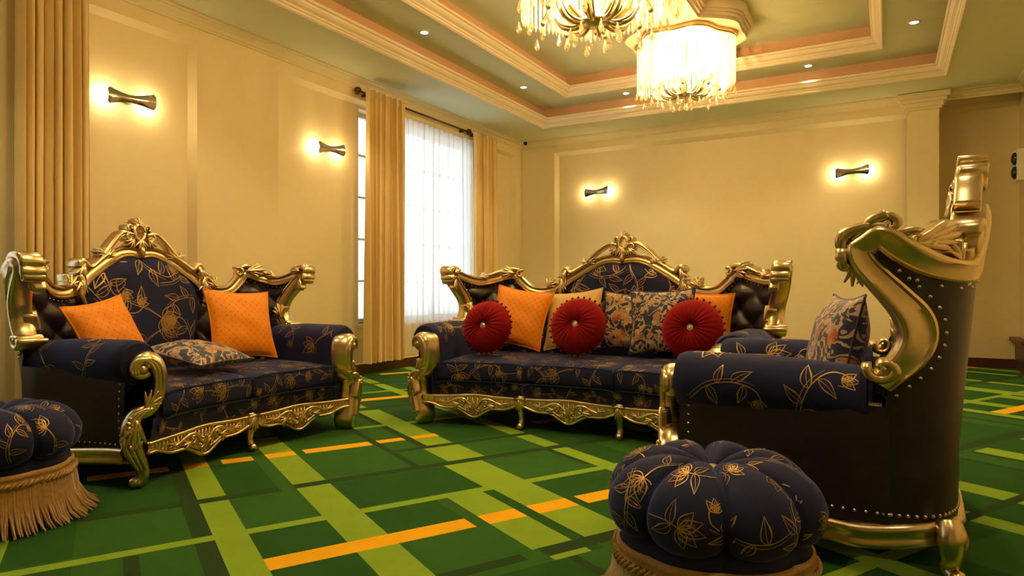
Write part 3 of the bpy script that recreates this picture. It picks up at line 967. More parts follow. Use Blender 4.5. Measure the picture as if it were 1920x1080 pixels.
# ------------------------------------------------------------------ baroque seating
def make_seat(name, label, cat, loc, rz, w, nseat, ends, c, wide, mids, seed, vc=1.0, rake=.12, uo=.10, v0=.46, NE=2.5):
    """local frame: x across, y to the back, front legs on y = 0, origin on the floor."""
    root = thing(name, label, cat, loc, rz, None)
    U, V = w + uo, vc - v0
    # plan path of the back
    path = []
    for i in range(401):
        a = -PI / 2 + PI * i / 400
        sn, cs = math.sin(a), math.cos(a)
        path.append((U * math.copysign(abs(sn) ** (2 / NE), sn), v0 + V * abs(cs) ** (2 / NE)))
    cum = [0.0]
    for p, q in zip(path, path[1:]):
        cum.append(cum[-1] + math.hypot(q[0] - p[0], q[1] - p[1]))
    S = cum[-1] / 2
    def plan(s):
        x = min(max(s + S, 0), 2 * S)
        lo, hi = 0, 400
        while hi - lo > 1:
            m_ = (lo + hi) // 2
            if cum[m_] <= x:
                lo = m_
            else:
                hi = m_
        t = (x - cum[lo]) / max(1e-9, cum[hi] - cum[lo])
        p, q = path[lo], path[hi]
        i0, i1 = max(lo - 6, 0), min(hi + 6, 400)
        tx, ty = path[i1][0] - path[i0][0], path[i1][1] - path[i0][1]
        l = math.hypot(tx, ty)
        ex = s + S - x          # overshoot past the tip continues straight forward
        return p[0] + (q[0] - p[0]) * t + tx / l * ex, p[1] + (q[1] - p[1]) * t + ty / l * ex, -ty / l, tx / l
    def back(s, z, d=0.0):
        x, y, nx, ny = plan(s)
        if ny < 0 and abs(s) < S * .5:
            nx, ny = -nx, -ny
        k = rake * max(0.0, (z - 0.4) / 0.95) ** 1.2 + d
        return (x + nx * k, y + ny * k, z)
    # outline: top profile over p (0 tip .. 1 edge of the centre panel), front edge of the wing
    WL = S - c
    if wide:
        tp = [(.10, 1.09), (.20, 1.055), (.29, 1.035), (.40, 1.055), (.50, 1.085), (.59, 1.085), (.65, 1.02), (.72, .965), (.82, .955), (.92, .985), (1.0, 1.04)]
        ctop = [(.85, 1.085), (.65, 1.14), (.42, 1.195), (.2, 1.215), (0, 1.205)]
    else:
        tp = [(.10, 1.115), (.22, 1.145), (.34, 1.135), (.48, 1.085), (.62, 1.045), (.78, 1.035), (.90, 1.05), (1.0, 1.09)]
        ctop = [(.85, 1.16), (.65, 1.205), (.42, 1.24), (.2, 1.26), (0, 1.255)]
    tipz = tp[0][1] - .015
    front = [(.065, .655), (.090, .685), (.125, .735), (.140, .79), (.130, .85), (.095, .91), (.055, .965), (.022, 1.01), (.004, 1.05), (.002, tipz - .012), (.03, tipz + .012)]
    ctl = [(S - q, z) for q, z in front] + [(S - p * WL, z) for p, z in tp] + [(t * c, z) for t, z in ctop]
    dense = cr(ctl, 14)
    half = [dense[0]]
    for p in dense[1:]:
        if math.hypot(p[0] - half[-1][0], p[1] - half[-1][1]) > .012:
            half.append(p)
    half.append((0.0, ctl[-1][1]))
    k_tip = max(range(len(half)), key=lambda i: half[i][0])
    top_tab = sorted(half[k_tip:])
    fr_tab = [(z, S - s_) for s_, z in half[:k_tip + 1]]
    def lin(tab, x):
        if x <= tab[0][0]:
            return tab[0][1]
        for (x0, y0), (x1, y1) in zip(tab, tab[1:]):
            if x <= x1:
                return y0 + (y1 - y0) * (x - x0) / max(1e-9, x1 - x0)
        return tab[-1][1]
    def ztop(s):
        return lin(top_tab, abs(s))
    def qf(z):
        return lin(fr_tab, z)
    full = [(s, z) for s, z in half] + [(-s, z) for s, z in reversed(half[:-1])]
    # ---- gilded frame swept along the outline
    prof = [(-.004, .060), (-.009, .035), (-.008, .0), (-.004, -.016), (.006, -.028), (.016, -.025), (.022, -.016), (.038, -.023), (.050, -.019), (.055, -.028), (.063, -.026), (.068, -.008), (.070, .04), (.068, .064), (.061, .070), (.055, .060), (.040, .063), (.022, .069), (.012, .075), (.002, .071)]
    fr = MB()
    N = len(full)
    m_ = len(prof)
    sm = []
    for i in range(N):
        q0, q1 = full[max(i - 3, 0)], full[min(i + 3, N - 1)]
        tx, ty = q1[0] - q0[0], q1[1] - q0[1]
        l = math.hypot(tx, ty) or 1
        sm.append((-ty / l, tx / l))       # left of travel: travel goes right tip -> left, so inward = left
    for (s, z), (nx, ny) in zip(full, sm):
        for e, d in prof:
            fr.v.append(back(s + nx * e, z + ny * e, d))
    for i in range(N - 1):
        for k in range(m_):
            k2 = (k + 1) % m_
            fr.face((i * m_ + k, i * m_ + k2, (i + 1) * m_ + k2, (i + 1) * m_ + k))
    fr.face(list(range(m_))); fr.face([(N - 1) * m_ + k for k in range(m_)][::-1])
    frame = auto(fr.build('back_frame', M['gold'], root), 50)
    def inset_row(off, step, smin=0.0):
        out, last = [], None
        for i in range(len(half)):
            s_, z_ = half[i][0] + sm[i][0] * off, half[i][1] + sm[i][1] * off
            if s_ < smin or min(math.hypot(s_ - a, z_ - b) for a, b in half) < off * .93:
                continue
            if last is None or math.hypot(s_ - last[0], z_ - last[1]) > step:
                out.append((s_, z_)); last = (s_, z_)
        return out
    # ---- carved ornament on the frame
    def sym(f):
        for sg in (1, -1):
            f(sg, lambda a, b, d, sg=sg: back(a * sg, b, d))
    ct = ztop(0)
    og = MB()
    D0, D1 = -0.027, 0.055
    mp0 = lambda a, b, d: back(a, b, d)
    # cartouche
    cz = ct + 0.105
    ring_ = [(0.036 * math.cos(2 * PI * k / 24), cz + 0.05 * math.sin(2 * PI * k / 24)) for k in range(25)]
    stroke(og, ring_, 0.011, mp0, D0, D1 - .02)
    acanthus(og, 0, cz + 0.045, PI / 2, 0.05, mp0, D0, D1, 5, .5)
    acanthus(og, 0, cz - 0.04, -PI / 2, 0.085, mp0, D0 - .012, D1 - .03, 5, .38)
    stroke(og, [(0, ct + .03), (0, ct - .02), (0, ct - 0.065)], [.012, .02, .006], mp0, D0 - .01, .02)
    cart = og.build('crest_cartouche', M['gold'], root)
    def crest(sg, mp):
        o = MB()
        volute(o, .055, cz + .03, .024, -1.0, 5.5, mp, D0, D1, .009)
        volute(o, .075, cz - .035, .030, 2.6, -5.5, mp, D0 - .01, D1, .011)
        acanthus(o, .05, cz - .045, -0.9, .07, mp, D0 - .012, D1 - .04, 4, .4)
        x1 = c * 0.62
        bar = cr([(.05, cz - .02), (.11, cz - .005), (.5 * (x1 + .10), ztop(.5 * (x1 + .1)) + .062), (x1, ztop(x1) + .022), (x1 + .05, ztop(x1 + .05) + .004)], 6)
        stroke(o, bar, [.013, .014, .013, .010], mp, D0 - .004, D1 - .02)
        stroke(o, [(a, b - .019) for a, b in bar], [.006, .007, .006, .004], mp, D0 - .002, D1 - .04)
        acanthus(o, x1 - .01, ztop(x1) + .0, 2.3, .065, mp, D0 - .006, D1 - .02, 5, .45)
        acanthus(o, x1 + .01, ztop(x1) + .01, 0.4, .05, mp, D0 - .006, D1 - .02, 3, .5)
        # shoulder scroll of the centre panel
        xs = c * 0.98
        zs = ztop(xs)
        stroke(o, cr([(xs - .16, ztop(xs - .16) + .006), (xs - .09, ztop(xs - .09) + .004), (xs - .03, zs + .03), (xs + .01, zs + .065), (xs + .035, zs + .055), (xs + .04, zs + .03)], 6), [.010, .014, .017, .017, .014, .011], mp, D0 - .006, D1)
        stroke(o, [(xs + .012, zs + .05), (xs + .024, zs + .01), (xs + .03, zs - .03), (xs + .015, zs - .05)], [.012, .018, .014, .006], mp, D0 - .012, D1)
        volute(o, xs + .012, zs + .045, .022, 1.2, -5.2, mp, D0 - .012, D1 - .03, .008)
        acanthus(o, xs + .03, zs + .03, -1.3, .075, mp, D0 - .01, D1 - .04, 4, .35)
        # strap going down the joint between centre panel and wing
        stroke(o, cr([(xs + .05, zs - .02), (xs + .035, zs - .07), (xs + .05, zs - .13), (xs + .03, zs - .20)], 6), [.022, .026, .022, .012], mp, D0 - .004, .04)
        acanthus(o, xs + .045, zs - .05, -1.6, .10, mp, D0 - .014, .03, 5, .3)
        return o
    def wing(sg, mp):
        o = MB()
        def at(p, dz=0.0):
            s = S - p * WL
            return s, ztop(s) + dz
        if wide:
            a, b = at(.86); lf = MB(); acanthus(lf, a + .02, b - .005, 2.3, .09, mp, D0 - .006, D1 - .02, 5, .4); acanthus(lf, a - .02, b, 0.7, .06, mp, D0 - .006, D1 - .02, 4, .4)
            a, b = at(.615); volute(o, a, b + .002, .034, 2.2, -6.2, mp, D0 - .01, D1, .012)
            a2, b2 = at(.38)
            stroke(o, cr([(a + .01, b + .036), at(.54, .022), at(.46, .016), at(.36, .008)], 6), [.014, .016, .013, .006], mp, D0 - .006, D1)
            acanthus(o, a + .045, b + .01, 0.1, .12, mp, D0 - .014, D1 - .03, 5, .30)
            a, b = at(.30); acanthus(o, a, b, 2.8, .06, mp, D0 - .008, D1 - .03, 4, .45)
        else:
            lf = MB()
            a, b = at(.30); volute(o, a, b + .012, .034, 0.6, 5.8, mp, D0 - .008, D1, .012)
            stroke(o, cr([(a + .0, b + .045), at(.20, .026), at(.12, .012), at(.05, .0)], 6), [.015, .016, .013, .010], mp, D0 - .006, D1)
            volute(o, *at(.43, .006), .028, 2.4, -5.6, mp, D0 - .008, D1, .010)
            acanthus(o, *at(.46, .0), PI - .3, .13, mp, D0 - .010, D1 - .03, 5, .25)
            acanthus(lf, *at(.80, .0), 1.4, .07, mp, D0 - .008, D1 - .02, 5, .4)
        parts = [('wing_scroll_carving', o), ('leaf_carving', lf)]; o = MB()
        # tip
        a, b = S - .004, tipz
        stroke(o, cr([(a - .10, ztop(a - .10) + .006), (a - .05, ztop(a - .05) + .018), (a + .004, b + .03), (a + .024, b + .004), (a + .018, b - .03)], 6), [.010, .016, .020, .020, .014], mp, D0 - .004, D1)
        stroke(o, [(a + .020, b - .02), (a + .022, b - .05), (a + .014, b - .085)], [.018, .020, .010], mp, D0 - .008, D1)
        volute(o, a + .012, b - .075, .024, 1.8, -5.5, mp, D0 - .008, D1, .009)
        acanthus(o, a - .02, b - .0, PI - .2, .08, mp, D0 - .012, D1 - .04, 4, .35)
        acanthus(o, a - .01, b - .06, -1.7, .09, mp, D0 - .012, D1 - .05, 4, .3)
        parts.append(('tip_carving', o)); o = MB()
        # volute at the foot of the wing
        zq = .70
        volute(o, S - .098, .688, .046, 0.2, -6.2, mp, D0 - .012, .082, .015)
        acanthus(o, S - qf(.74) - .02, .73, 1.9, .11, mp, D0 - .010, D1 - .04, 5, .28)
        parts.append(('foot_volute', o))
        return parts
    for sg in (1, -1):
        mp = lambda a, b, d, sg=sg: back(a * sg, b, d)
        crest(sg, mp).build('crest_scroll', M['gold'], root)
        for pn, pb in wing(sg, mp):
            pb.build(pn, M['gold'], root)
    # ---- upholstered inside: wings (tufted leather) and centre panel (printed velvet)
    for sg in (1, -1):
        wg = MB()
        def wfn(i, j, sg=sg):
            s = vlerp(c - .02, S - .012, i)
            zt = ztop(s) - .045
            z = vlerp(.36, zt, j)
            if i > .5:
                s -= max(0, qf(z) + .02) * ((i - .5) / .5) ** 2
            k = .115
            x, y = s / k + z / k, s / k - z / k
            puff = (abs(math.cos(PI * x / 2)) * abs(math.cos(PI * y / 2))) ** .45
            edge = min(1, min(i, 1 - i) * 7, (1 - j) * 6)
            return back(s * sg, z, .03 - (.055 * puff + .012) * max(0, edge) ** .6)
        wg.grid(wfn, 56, 44)
        wp = wg.build('wing_upholstery', M['leather'], root, recalc=False)
        nb = MB(); pts, nr = [], []
        for s_, z_ in inset_row(.079, .024, c + .03):
            P = Vector(back(s_ * sg, z_, .012)); Q = Vector(back(s_ * sg, z_, -.02))
            pts.append(P * 0.45 + Q * 0.55); nr.append(Q - P)
        nails(nb, pts, nr, .006)
        nb.build('nailhead_trim', M['nail'], wp, kind='stuff')
    def csurf(a, b, d=0.0):
        t = max(-1, min(1, a / c))
        zt = ztop(a) - .05
        e = max(0.0, (1 - t * t)) ** .5 * min(1, max(0, (zt - b) / .10)) ** .5
        return back(a, b, .012 - .085 * e - d)
    cp = MB()
    def cwid(z):
        return c * interp([(.36, .62), (.55, .80), (.75, .96), (.9, 1.0), (1.3, 1.0)], z)
    def cfn(i, j):
        s = (2 * i - 1)
        z = vlerp(.36, ztop(s * c) - .05, j)
        return csurf(s * cwid(z) * .99, z)
    cp.grid(cfn, 48, 40)
    cpo = cp.build('centre_back_panel', M['velvet'], root, recalc=False)
    pr = MB()
    print_fabric(pr, csurf, -c * .95, c * .95, .50, 1.20, .36, seed + 1, .60, lambda a, b: abs(a) < cwid(b) * .93 and b < ztop(a) - .075)
    pr.build('foil_flowers', M['foil'], cpo, recalc=False, kind='stuff')
    # ---- outer leather shell
    sh = MB()
    def sfn(i, j):
        x = 2 * i - 1
        s = x * (S - .004)
        z = vlerp(.17, ztop(s) - .03, j)
        s = x * (S - .004 - (qf(z) + .012 if z > .6 else .10) * abs(x) ** 6)
        return back(s, z, .050 + .006 * math.sin(PI * j))
    sh.grid(sfn, 80, 30)
    sho = sh.build('outer_back', M['leather'], root, recalc=False)
    nb = MB(); pts, nr = [], []
    for sg in (1, -1):
        for s_, z_ in inset_row(.086, .027):
            P = Vector(back(s_ * sg, z_, .052)); Q = Vector(back(s_ * sg, z_, .066))
            pts.append(P + (Q - P) * .5); nr.append(Q - P)
    n_ = 60
    for k in range(n_ + 1):
        s_ = -S + .1 + (2 * S - .2) * k / n_
        P = Vector(back(s_, .205, .051)); Q = Vector(back(s_, .205, .066))
        pts.append(P); nr.append(Q - P)
    nails(nb, pts, nr, .007)
    nb.build('nailhead_trim', M['nail'], sho, kind='stuff')
    # ---- arms
    vf_end = -ends
    ra, za, ua = .108, .592, w - .015
    for sg in (1, -1):
        ar = MB()
        sec = []
        # inner foot -> over the top -> roll -> under the roll
        sec += [(ua - .105, .24), (ua - .108, .40), (ua - .108, .50)]
        for k in range(17):
            a = PI - k * (PI * 1.45) / 16
            sec.append((ua + ra * math.cos(a), za + ra * math.sin(a)))
        sec += [(ua + .03, .49), (ua + .05, .46)]
        arc = [0.0]
        for p, q in zip(sec, sec[1:]):
            arc.append(arc[-1] + math.hypot(q[0] - p[0], q[1] - p[1]))
        y0, y1 = vf_end + .035, .60
        def asurf(a, b, d=0.0, sg=sg):
            b = min(max(b, 0), arc[-1] - 1e-6)
            i = max(k for k in range(len(arc)) if arc[k] <= b)
            i = min(i, len(sec) - 2)
            t = (b - arc[i]) / (arc[i + 1] - arc[i])
            u = vlerp(sec[i][0], sec[i + 1][0], t); z = vlerp(sec[i][1], sec[i + 1][1], t)
            tx, tz = sec[i + 1][0] - sec[i][0], sec[i + 1][1] - sec[i][1]
            l = math.hypot(tx, tz)
            ef = min(1, (a - y0) / .05) if a < y0 + .05 else 1
            rr = (1 - (1 - max(0, ef)) ** 2) ** .5
            sq = .86 + .14 * rr
            u = ua + (u - ua) * (sq if b > arc[2] else 1) ; z = za + (z - za) * (sq if z > .5 else 1)
            drop = .02 * max(0, (a - .3) / .3)
            splay = .05 * max(0, (a - vf_end) / .6)
            return (sg * (u - tz / l * d * 1 + splay), a, z + tx / l * d - drop)
        ar.grid(lambda i, j: asurf(vlerp(y0, y1, i), arc[-1] * j), 30, 60)
        # front face of the arm
        b0 = len(ar.v)
        face = [asurf(y0, arc[-1] * k / 60) for k in range(61)]
        ar.v.append((sg * (ua - .02), y0 - .004, .55)); ar.v += face
        for k in range(60):
            ar.face((b0, b0 + 1 + k, b0 + 2 + k))
        ao = ar.build('arm_roll', M['velvet'], root, recalc=False)
        pr = MB()
        print_fabric(pr, lambda a, b, d=0: asurf(a, b, d), y0 + .03, y1 - .02, arc[2], arc[-1] - .07, .25, seed + 5 + sg, .95)
        pr.build('foil_flowers', M['foil'], ao, recalc=False, kind='stuff')
        # outer side panel under the roll
        sp_ = MB()
        def side(i, j, sg=sg):
            y = vlerp(vf_end + .05, v0 + .12, i)
            z = vlerp(.17, .56, j)
            u = vlerp(w + .035, U + .050 + rake * max(0, (z - .4) / .95) ** 1.2, min(1, max(0, (y - vf_end) / (v0 - vf_end))) ** 1.3)
            return (sg * (u + .012 * math.sin(PI * j)), y, z)
        sp_.grid(side, 24, 10)
        so = sp_.build('side_panel', M['leather'], root, recalc=False)
        nb = MB(); pts, nr = [], []
        for k in range(20):
            P = Vector(side(.10 + .9 * k / 19, .09)); pts.append(P); nr.append((sg, 0, 0))
        for k in range(10):
            P = Vector(side(.05, .12 + .8 * k / 9)); pts.append(P); nr.append((sg, 0, 0))
        nails(nb, pts, nr, .006); nb.build('nailhead_trim', M['nail'], so, kind='stuff')
        # carved arm post with leg and foot
        po = MB()
        yv = vf_end
        def pm(a, b, d, sg=sg):
            f_ = math.radians(33)
            return (sg * (w - a * math.cos(f_) - d * math.sin(f_)), yv - a * math.sin(f_) * .6 + d * math.cos(f_), b)
        up = cr([(.042, .545), (.02, .532), (-.012, .536), (-.032, .562), (-.018, .598), (.025, .612), (.068, .588), (.090, .535), (.090, .465), (.070, .41), (.035, .372), (.0, .355)], 5)
        n_up = len(up)
        wid = [interp_list([.014, .018, .022, .026, .030, .034, .038, .036, .034, .034, .036, .030], i / (n_up - 1)) for i in range(n_up)]
        stroke(po, up, wid, pm, .0, .075)
        for off in (-.5, 0, .5):
            stroke(po, [(a + off * wid[i] * (1 if True else 1), b) for i, (a, b) in enumerate(up)][12:], [.010, .012, .008], pm, -.026, .0)
        po.ball(pm(.008, .562, -.015), .024, 10, 8)
        for k in range(6):
            aa = PI * .1 + k * .6
            po.ball(pm(.008 + .032 * math.cos(aa), .566 + .034 * math.sin(aa), -.016), .013, 7, 5)
        low = cr([(.075, .385), (.03, .375), (-.02, .35), (-.048, .30), (-.052, .24), (-.035, .18), (-.008, .12), (.012, .075), (.008, .04), (-.014, .022)], 5)
        n_lo = len(low)
        wl_ = [interp_list([.018, .028, .036, .044, .048, .046, .036, .028, .025, .024], i / (n_lo - 1)) for i in range(n_lo)]
        stroke(po, low, wl_, pm, .0, .085)
        for off in (-.55, 0, .55):
            stroke(po, [(a + off * wl_[i], b) for i, (a, b) in enumerate(low)][4:34], [.008, .013, .012, .006], pm, -.040, .0)
        acanthus(po, -.02, .33, -1.75, .15, pm, -.045, .0, 5, .25)
        acanthus(po, .02, .38, .9, .10, pm, -.03, .0, 5, .35)
        acanthus(po, -.03, .19, 1.5, .09, pm, -.045, .0, 5, .35)
        for k in range(7):
            po.ball(pm(-.05 + .01 * math.sin(k), .21 + .022 * k, -.052), .011, 6, 5)
        po.ball((sg * (w + .018), yv - .0 + .02, .028), .028, 10, 8)
        po.build('carved_arm_post', M['gold'], root)
        # gilded side rail and rear leg
        rl_ = MB()
        rp = []
        for k in range(13):
            y = vlerp(vf_end + .06, v0, k / 12)
            t = min(1, max(0, (y - vf_end) / (v0 - vf_end)))
            rp.append((vlerp(w + .035, U + .050, t ** 1.3), y, 1.0, 0.0))
        for k in range(1, 41):
            x_, y_, nx_, ny_ = plan(S - S * k / 40)
            rp.append((x_ + nx_ * .05, y_ + ny_ * .05, nx_, ny_))
        def rail(i, j, sg=sg, rp=rp):
            x_, y_, nx_, ny_ = rp[int(round(i * (len(rp) - 1)))]
            pz = ((.0, .105), (.022, .11), (.030, .125), (.022, .135), (.026, .155), (.034, .168), (.030, .185), (.0, .188), (-.02, .188), (-.02, .105))
            e_, z_ = pz[int(round(j * 9))]
            e_ -= .010
            return (sg * (x_ + nx_ * e_), y_ + ny_ * e_, z_ + .014 * math.cos(4 * PI * i) - .012)
        rl_.grid(rail, len(rp) - 1, 9)
        rl_.build('side_rail', M['gold'], root)
        lg = MB()
        xr, yr = U - .025, .83
        lp = cr([(xr + .03, yr, .20), (xr + .055, yr + .01, .15), (xr + .05, yr + .01, .09), (xr + .02, yr, .05), (xr + .045, yr + .02, .022)], 5)
        lg.tube([(sg * p[0], p[1], p[2]) for p in lp], [interp_list([.036, .046, .034, .024, .026], i / (len(lp) - 1)) for i in range(len(lp))], 10)
        lg.ball((sg * (xr + .052), yr + .025, .026), .026, 10, 8)
        lg.build('rear_leg', M['gold'], root)
    # ---- seat
    def vf(u):
        return -ends * min(1.0, abs(u) / w) ** 2.2
    wi = w - .125
    base = MB()
    base.box(-wi - .04, wi + .04, .06, .86, .17, .33)
    base.build('seat_base', M['leather'], root, smooth=False)
    apn = MB()
    def apsurf(a, b, d=0.0):
        return (a, vf(a) + .012 - d + .012 * math.cos((b - .17) / .14 * PI), b)
    apn.grid(lambda i, j: apsurf(vlerp(-wi - .05, wi + .05, i), vlerp(.17, .315, j)), 60, 6)
    apo = apn.build('front_apron', M['velvet'], root, recalc=False)
    pr = MB(); print_fabric(pr, apsurf, -wi, wi, .19, .31, .15, seed + 21, 1.0); pr.build('foil_flowers', M['foil'], apo, recalc=False, kind='stuff')
    for k in range(nseat):
        ua0, ua1 = -wi + 2 * wi * k / nseat + .004, -wi + 2 * wi * (k + 1) / nseat - .004
        cs_ = MB()
        prof_ = [(.80, .31), (.80, .44)] + [(.70 - .70 * t / 10, .445 + .018 * math.sin(PI * t / 10)) for t in range(11)] + \
                [(-.012, .437), (-.024, .424), (-.030, .405), (-.030, .37), (-.030, .34), (-.024, .318), (-.012, .306), (.03, .302)]
        arc2 = [0.0]
        for p, q in zip(prof_, prof_[1:]):
            arc2.append(arc2[-1] + math.hypot(q[0] - p[0], q[1] - p[1]))
        def ssurf(a, b, d=0.0, ua0=ua0, ua1=ua1):
            b = min(max(b, 0), arc2[-1] - 1e-6)
            i = min(max(q for q in range(len(arc2)) if arc2[q] <= b), len(prof_) - 2)
            t = (b - arc2[i]) / (arc2[i + 1] - arc2[i])
            y = vlerp(prof_[i][0], prof_[i + 1][0], t); z = vlerp(prof_[i][1], prof_[i + 1][1], t)
            ty, tz = prof_[i + 1][0] - prof_[i][0], prof_[i + 1][1] - prof_[i][1]
            l = math.hypot(ty, tz) or 1
            x = (2 * (a - ua0) / (ua1 - ua0) - 1)
            rnd_ = (1 - abs(min(1, max(-1, x))) ** 8)
            z2 = .38 + (z - .38) * (.82 + .18 * rnd_ ** .5)
            y2 = y + vf(a) * (1 - min(1, max(0, y / .7))) + (.012 * (1 - rnd_) if y < .1 else 0)
            # outward normal in (y,z): profile runs back -> front over the top
            return (a, y2 + tz / l * d * (1), z2 - ty / l * d)
        cs_.grid(lambda i, j: ssurf(vlerp(ua0, ua1, i), arc2[-1] * j), 26, 44)
        # ends
        for uu in (ua0, ua1):
            b0 = len(cs_.v)
            cs_.v += [ssurf(uu, arc2[-1] * q / 44) for q in range(45)] + [(uu, .4, .37)]
            for q in range(44):
                cs_.face((b0 + q, b0 + q + 1, b0 + 45))
        so = cs_.build('seat_cushion', M['velvet'], root, recalc=False)
        pr = MB()
        print_fabric(pr, ssurf, ua0 + .015, ua1 - .015, .20, arc2[-1] - .02, .22, seed + 31 + k, .9)
        pr.build('foil_flowers', M['foil'], so, recalc=False, kind='stuff')
        pp = MB()
        for zb in (.437, .309):
            pts_ = [(vlerp(ua0, ua1, q / 20), vf(vlerp(ua0, ua1, q / 20)) - .026, zb - .012 * abs(2 * q / 20 - 1) ** 8) for q in range(21)]
            pp.tube(pts_, .005, 6)
        pp.build('piping', M['velvet'], so)
    # ---- carved front rail with shells and scrolls
    fr2 = MB()
    def rmap(a, b, d):
        return (a, vf(a) - .010 + d, b)
    marks = [-w + .06] + mids + [w - .06]
    xs_ = [vlerp(-w + .03, w - .03, i / 120) for i in range(121)]
    def scallop(x):
        for a, b in zip(marks, marks[1:]):
            if a <= x <= b:
                t = (x - a) / (b - a)
                return .128 + .022 * math.cos(2 * PI * t) - .030 * math.exp(-((t - .5) / .14) ** 2) + .010 * math.cos(6 * PI * t)
        return .16
    def topr(x):
        for a, b in zip(marks, marks[1:]):
            if a <= x <= b:
                t = (x - a) / (b - a)
                return .205 + .012 * math.exp(-((t - .5) / .2) ** 2)
        return .205
    stroke(fr2, [(x, topr(x)) for x in xs_], .009, rmap, -.012, .03)
    stroke(fr2, [(x, scallop(x)) for x in xs_], .008, rmap, -.014, .03)
    b0 = len(fr2.v)
    for x in xs_:
        fr2.v.append(rmap(x, scallop(x), .0)); fr2.v.append(rmap(x, .5 * (scallop(x) + topr(x)), -.010)); fr2.v.append(rmap(x, topr(x), .0))
    for i in range(120):
        for k in range(2):
            fr2.face((b0 + 3 * i + k, b0 + 3 * i + k + 1, b0 + 3 * i + 4 + k, b0 + 3 * i + 3 + k))
    for x in xs_[2:-2:2]:
        stroke(fr2, [(x - .004, scallop(x) + .012), (x + .003, .5 * (scallop(x) + topr(x))), (x, topr(x) - .012)], [.003, .006, .003], rmap, -.010, .0)
    for a, b in zip(marks, marks[1:]):
        mx_ = .5 * (a + b)
        for q in (-1, 1):
            mq = lambda u, z, d, q=q, mx_=mx_: rmap(mx_ + q * u, z, d)
            volute(fr2, .035, .125, .026, 2.0, 5.5, mq, -.022, .01, .008)
            volute(fr2, .085, .165, .024, -1.5, -5.5, mq, -.020, .01, .008)
            stroke(fr2, cr([(.03, .15), (.06, .185), (.11, .19), (.17, .165), (.21, .155)], 5), [.007, .010, .009, .004], mq, -.018, .01)
            stroke(fr2, cr([(.05, .108), (.09, .128), (.13, .15), (.15, .14)], 5), [.006, .009, .007, .003], mq, -.018, .01)
            acanthus(fr2, .10, .155, -.4, .06, mq, -.020, .0, 4, .45)
            acanthus(fr2, .20, .165, .2, .05, mq, -.016, .0, 3, .4)
        acanthus(fr2, mx_, .115, PI / 2, .06, rmap, -.026, .0, 5, .45)
        fr2.ball(rmap(mx_, .165, -.022), .011, 8, 6)
        fr2.ball(rmap(mx_, .110, -.018), .009, 8, 6)
    fr2.build('carved_front_rail', M['gold'], root)
    for mx_ in mids:
        lg = MB()
        yv2 = vf(mx_)
        lp = cr([(mx_, yv2 + .01, .215), (mx_, yv2 - .006, .17), (mx_, yv2 + .004, .12), (mx_, yv2 + .008, .07), (mx_, yv2 - .006, .03), (mx_, yv2 - .014, .016)], 5)
        lg.tube(lp, [interp_list([.034, .038, .028, .020, .020, .024], i / (len(lp) - 1)) for i in range(len(lp))], 10)
        lg.ball((mx_, yv2 - .018, .024), .024, 10, 8)
        mq = lambda a, b, d: (a, yv2 + d, b)
        acanthus(lg, mx_, .20, -PI / 2, .08, mq, -.034, .0, 5, .32)
        stroke(lg, [(mx_ - .04, .205), (mx_, .21), (mx_ + .04, .205)], .010, mq, -.03, .02)
        lg.build('front_leg', M['gold'], root)
    return root, back

SOFA, sofa_map = make_seat('three_seat_sofa', 'long baroque gilded sofa with three seat cushions and red round pillows', 'sofa', (-1.80, 3.95, 0), math.radians(2.0), 1.05, 3, .19, .46, True, [-.345, .345], 100, 1.02)
LOVE, love_map = make_seat('two_seat_sofa', 'baroque gilded sofa with two seat cushions standing along the wall with lamps and curtains', 'sofa', (-3.23, 2.62, 0), math.radians(92.7), .745, 2, .11, .38, True, [0.0], 200, .92)
CHAIR, chair_map = make_seat('wing_armchair', 'baroque gilded leather armchair seen from its side behind the tufted ottoman', 'armchair', (-0.66, 3.06, 0), math.radians(-90), .42, 1, .10, .35, False, [], 300, .83, .09, .08, .545, 4.2)

# ------------------------------------------------------------------ pillows
def pillow_pt(x, y, W, H, T, side):
    ex = 1 - 0.10 * (1 - y * y) * abs(x) ** 3
    ey = 1 - 0.10 * (1 - x * x) * abs(y) ** 3
    t = max(0.0, (1 - abs(x) ** 2.6)) ** .62 * max(0.0, (1 - abs(y) ** 2.6)) ** .62
    return (x * W / 2 * ex, side * T / 2 * t, y * H / 2 * ey)

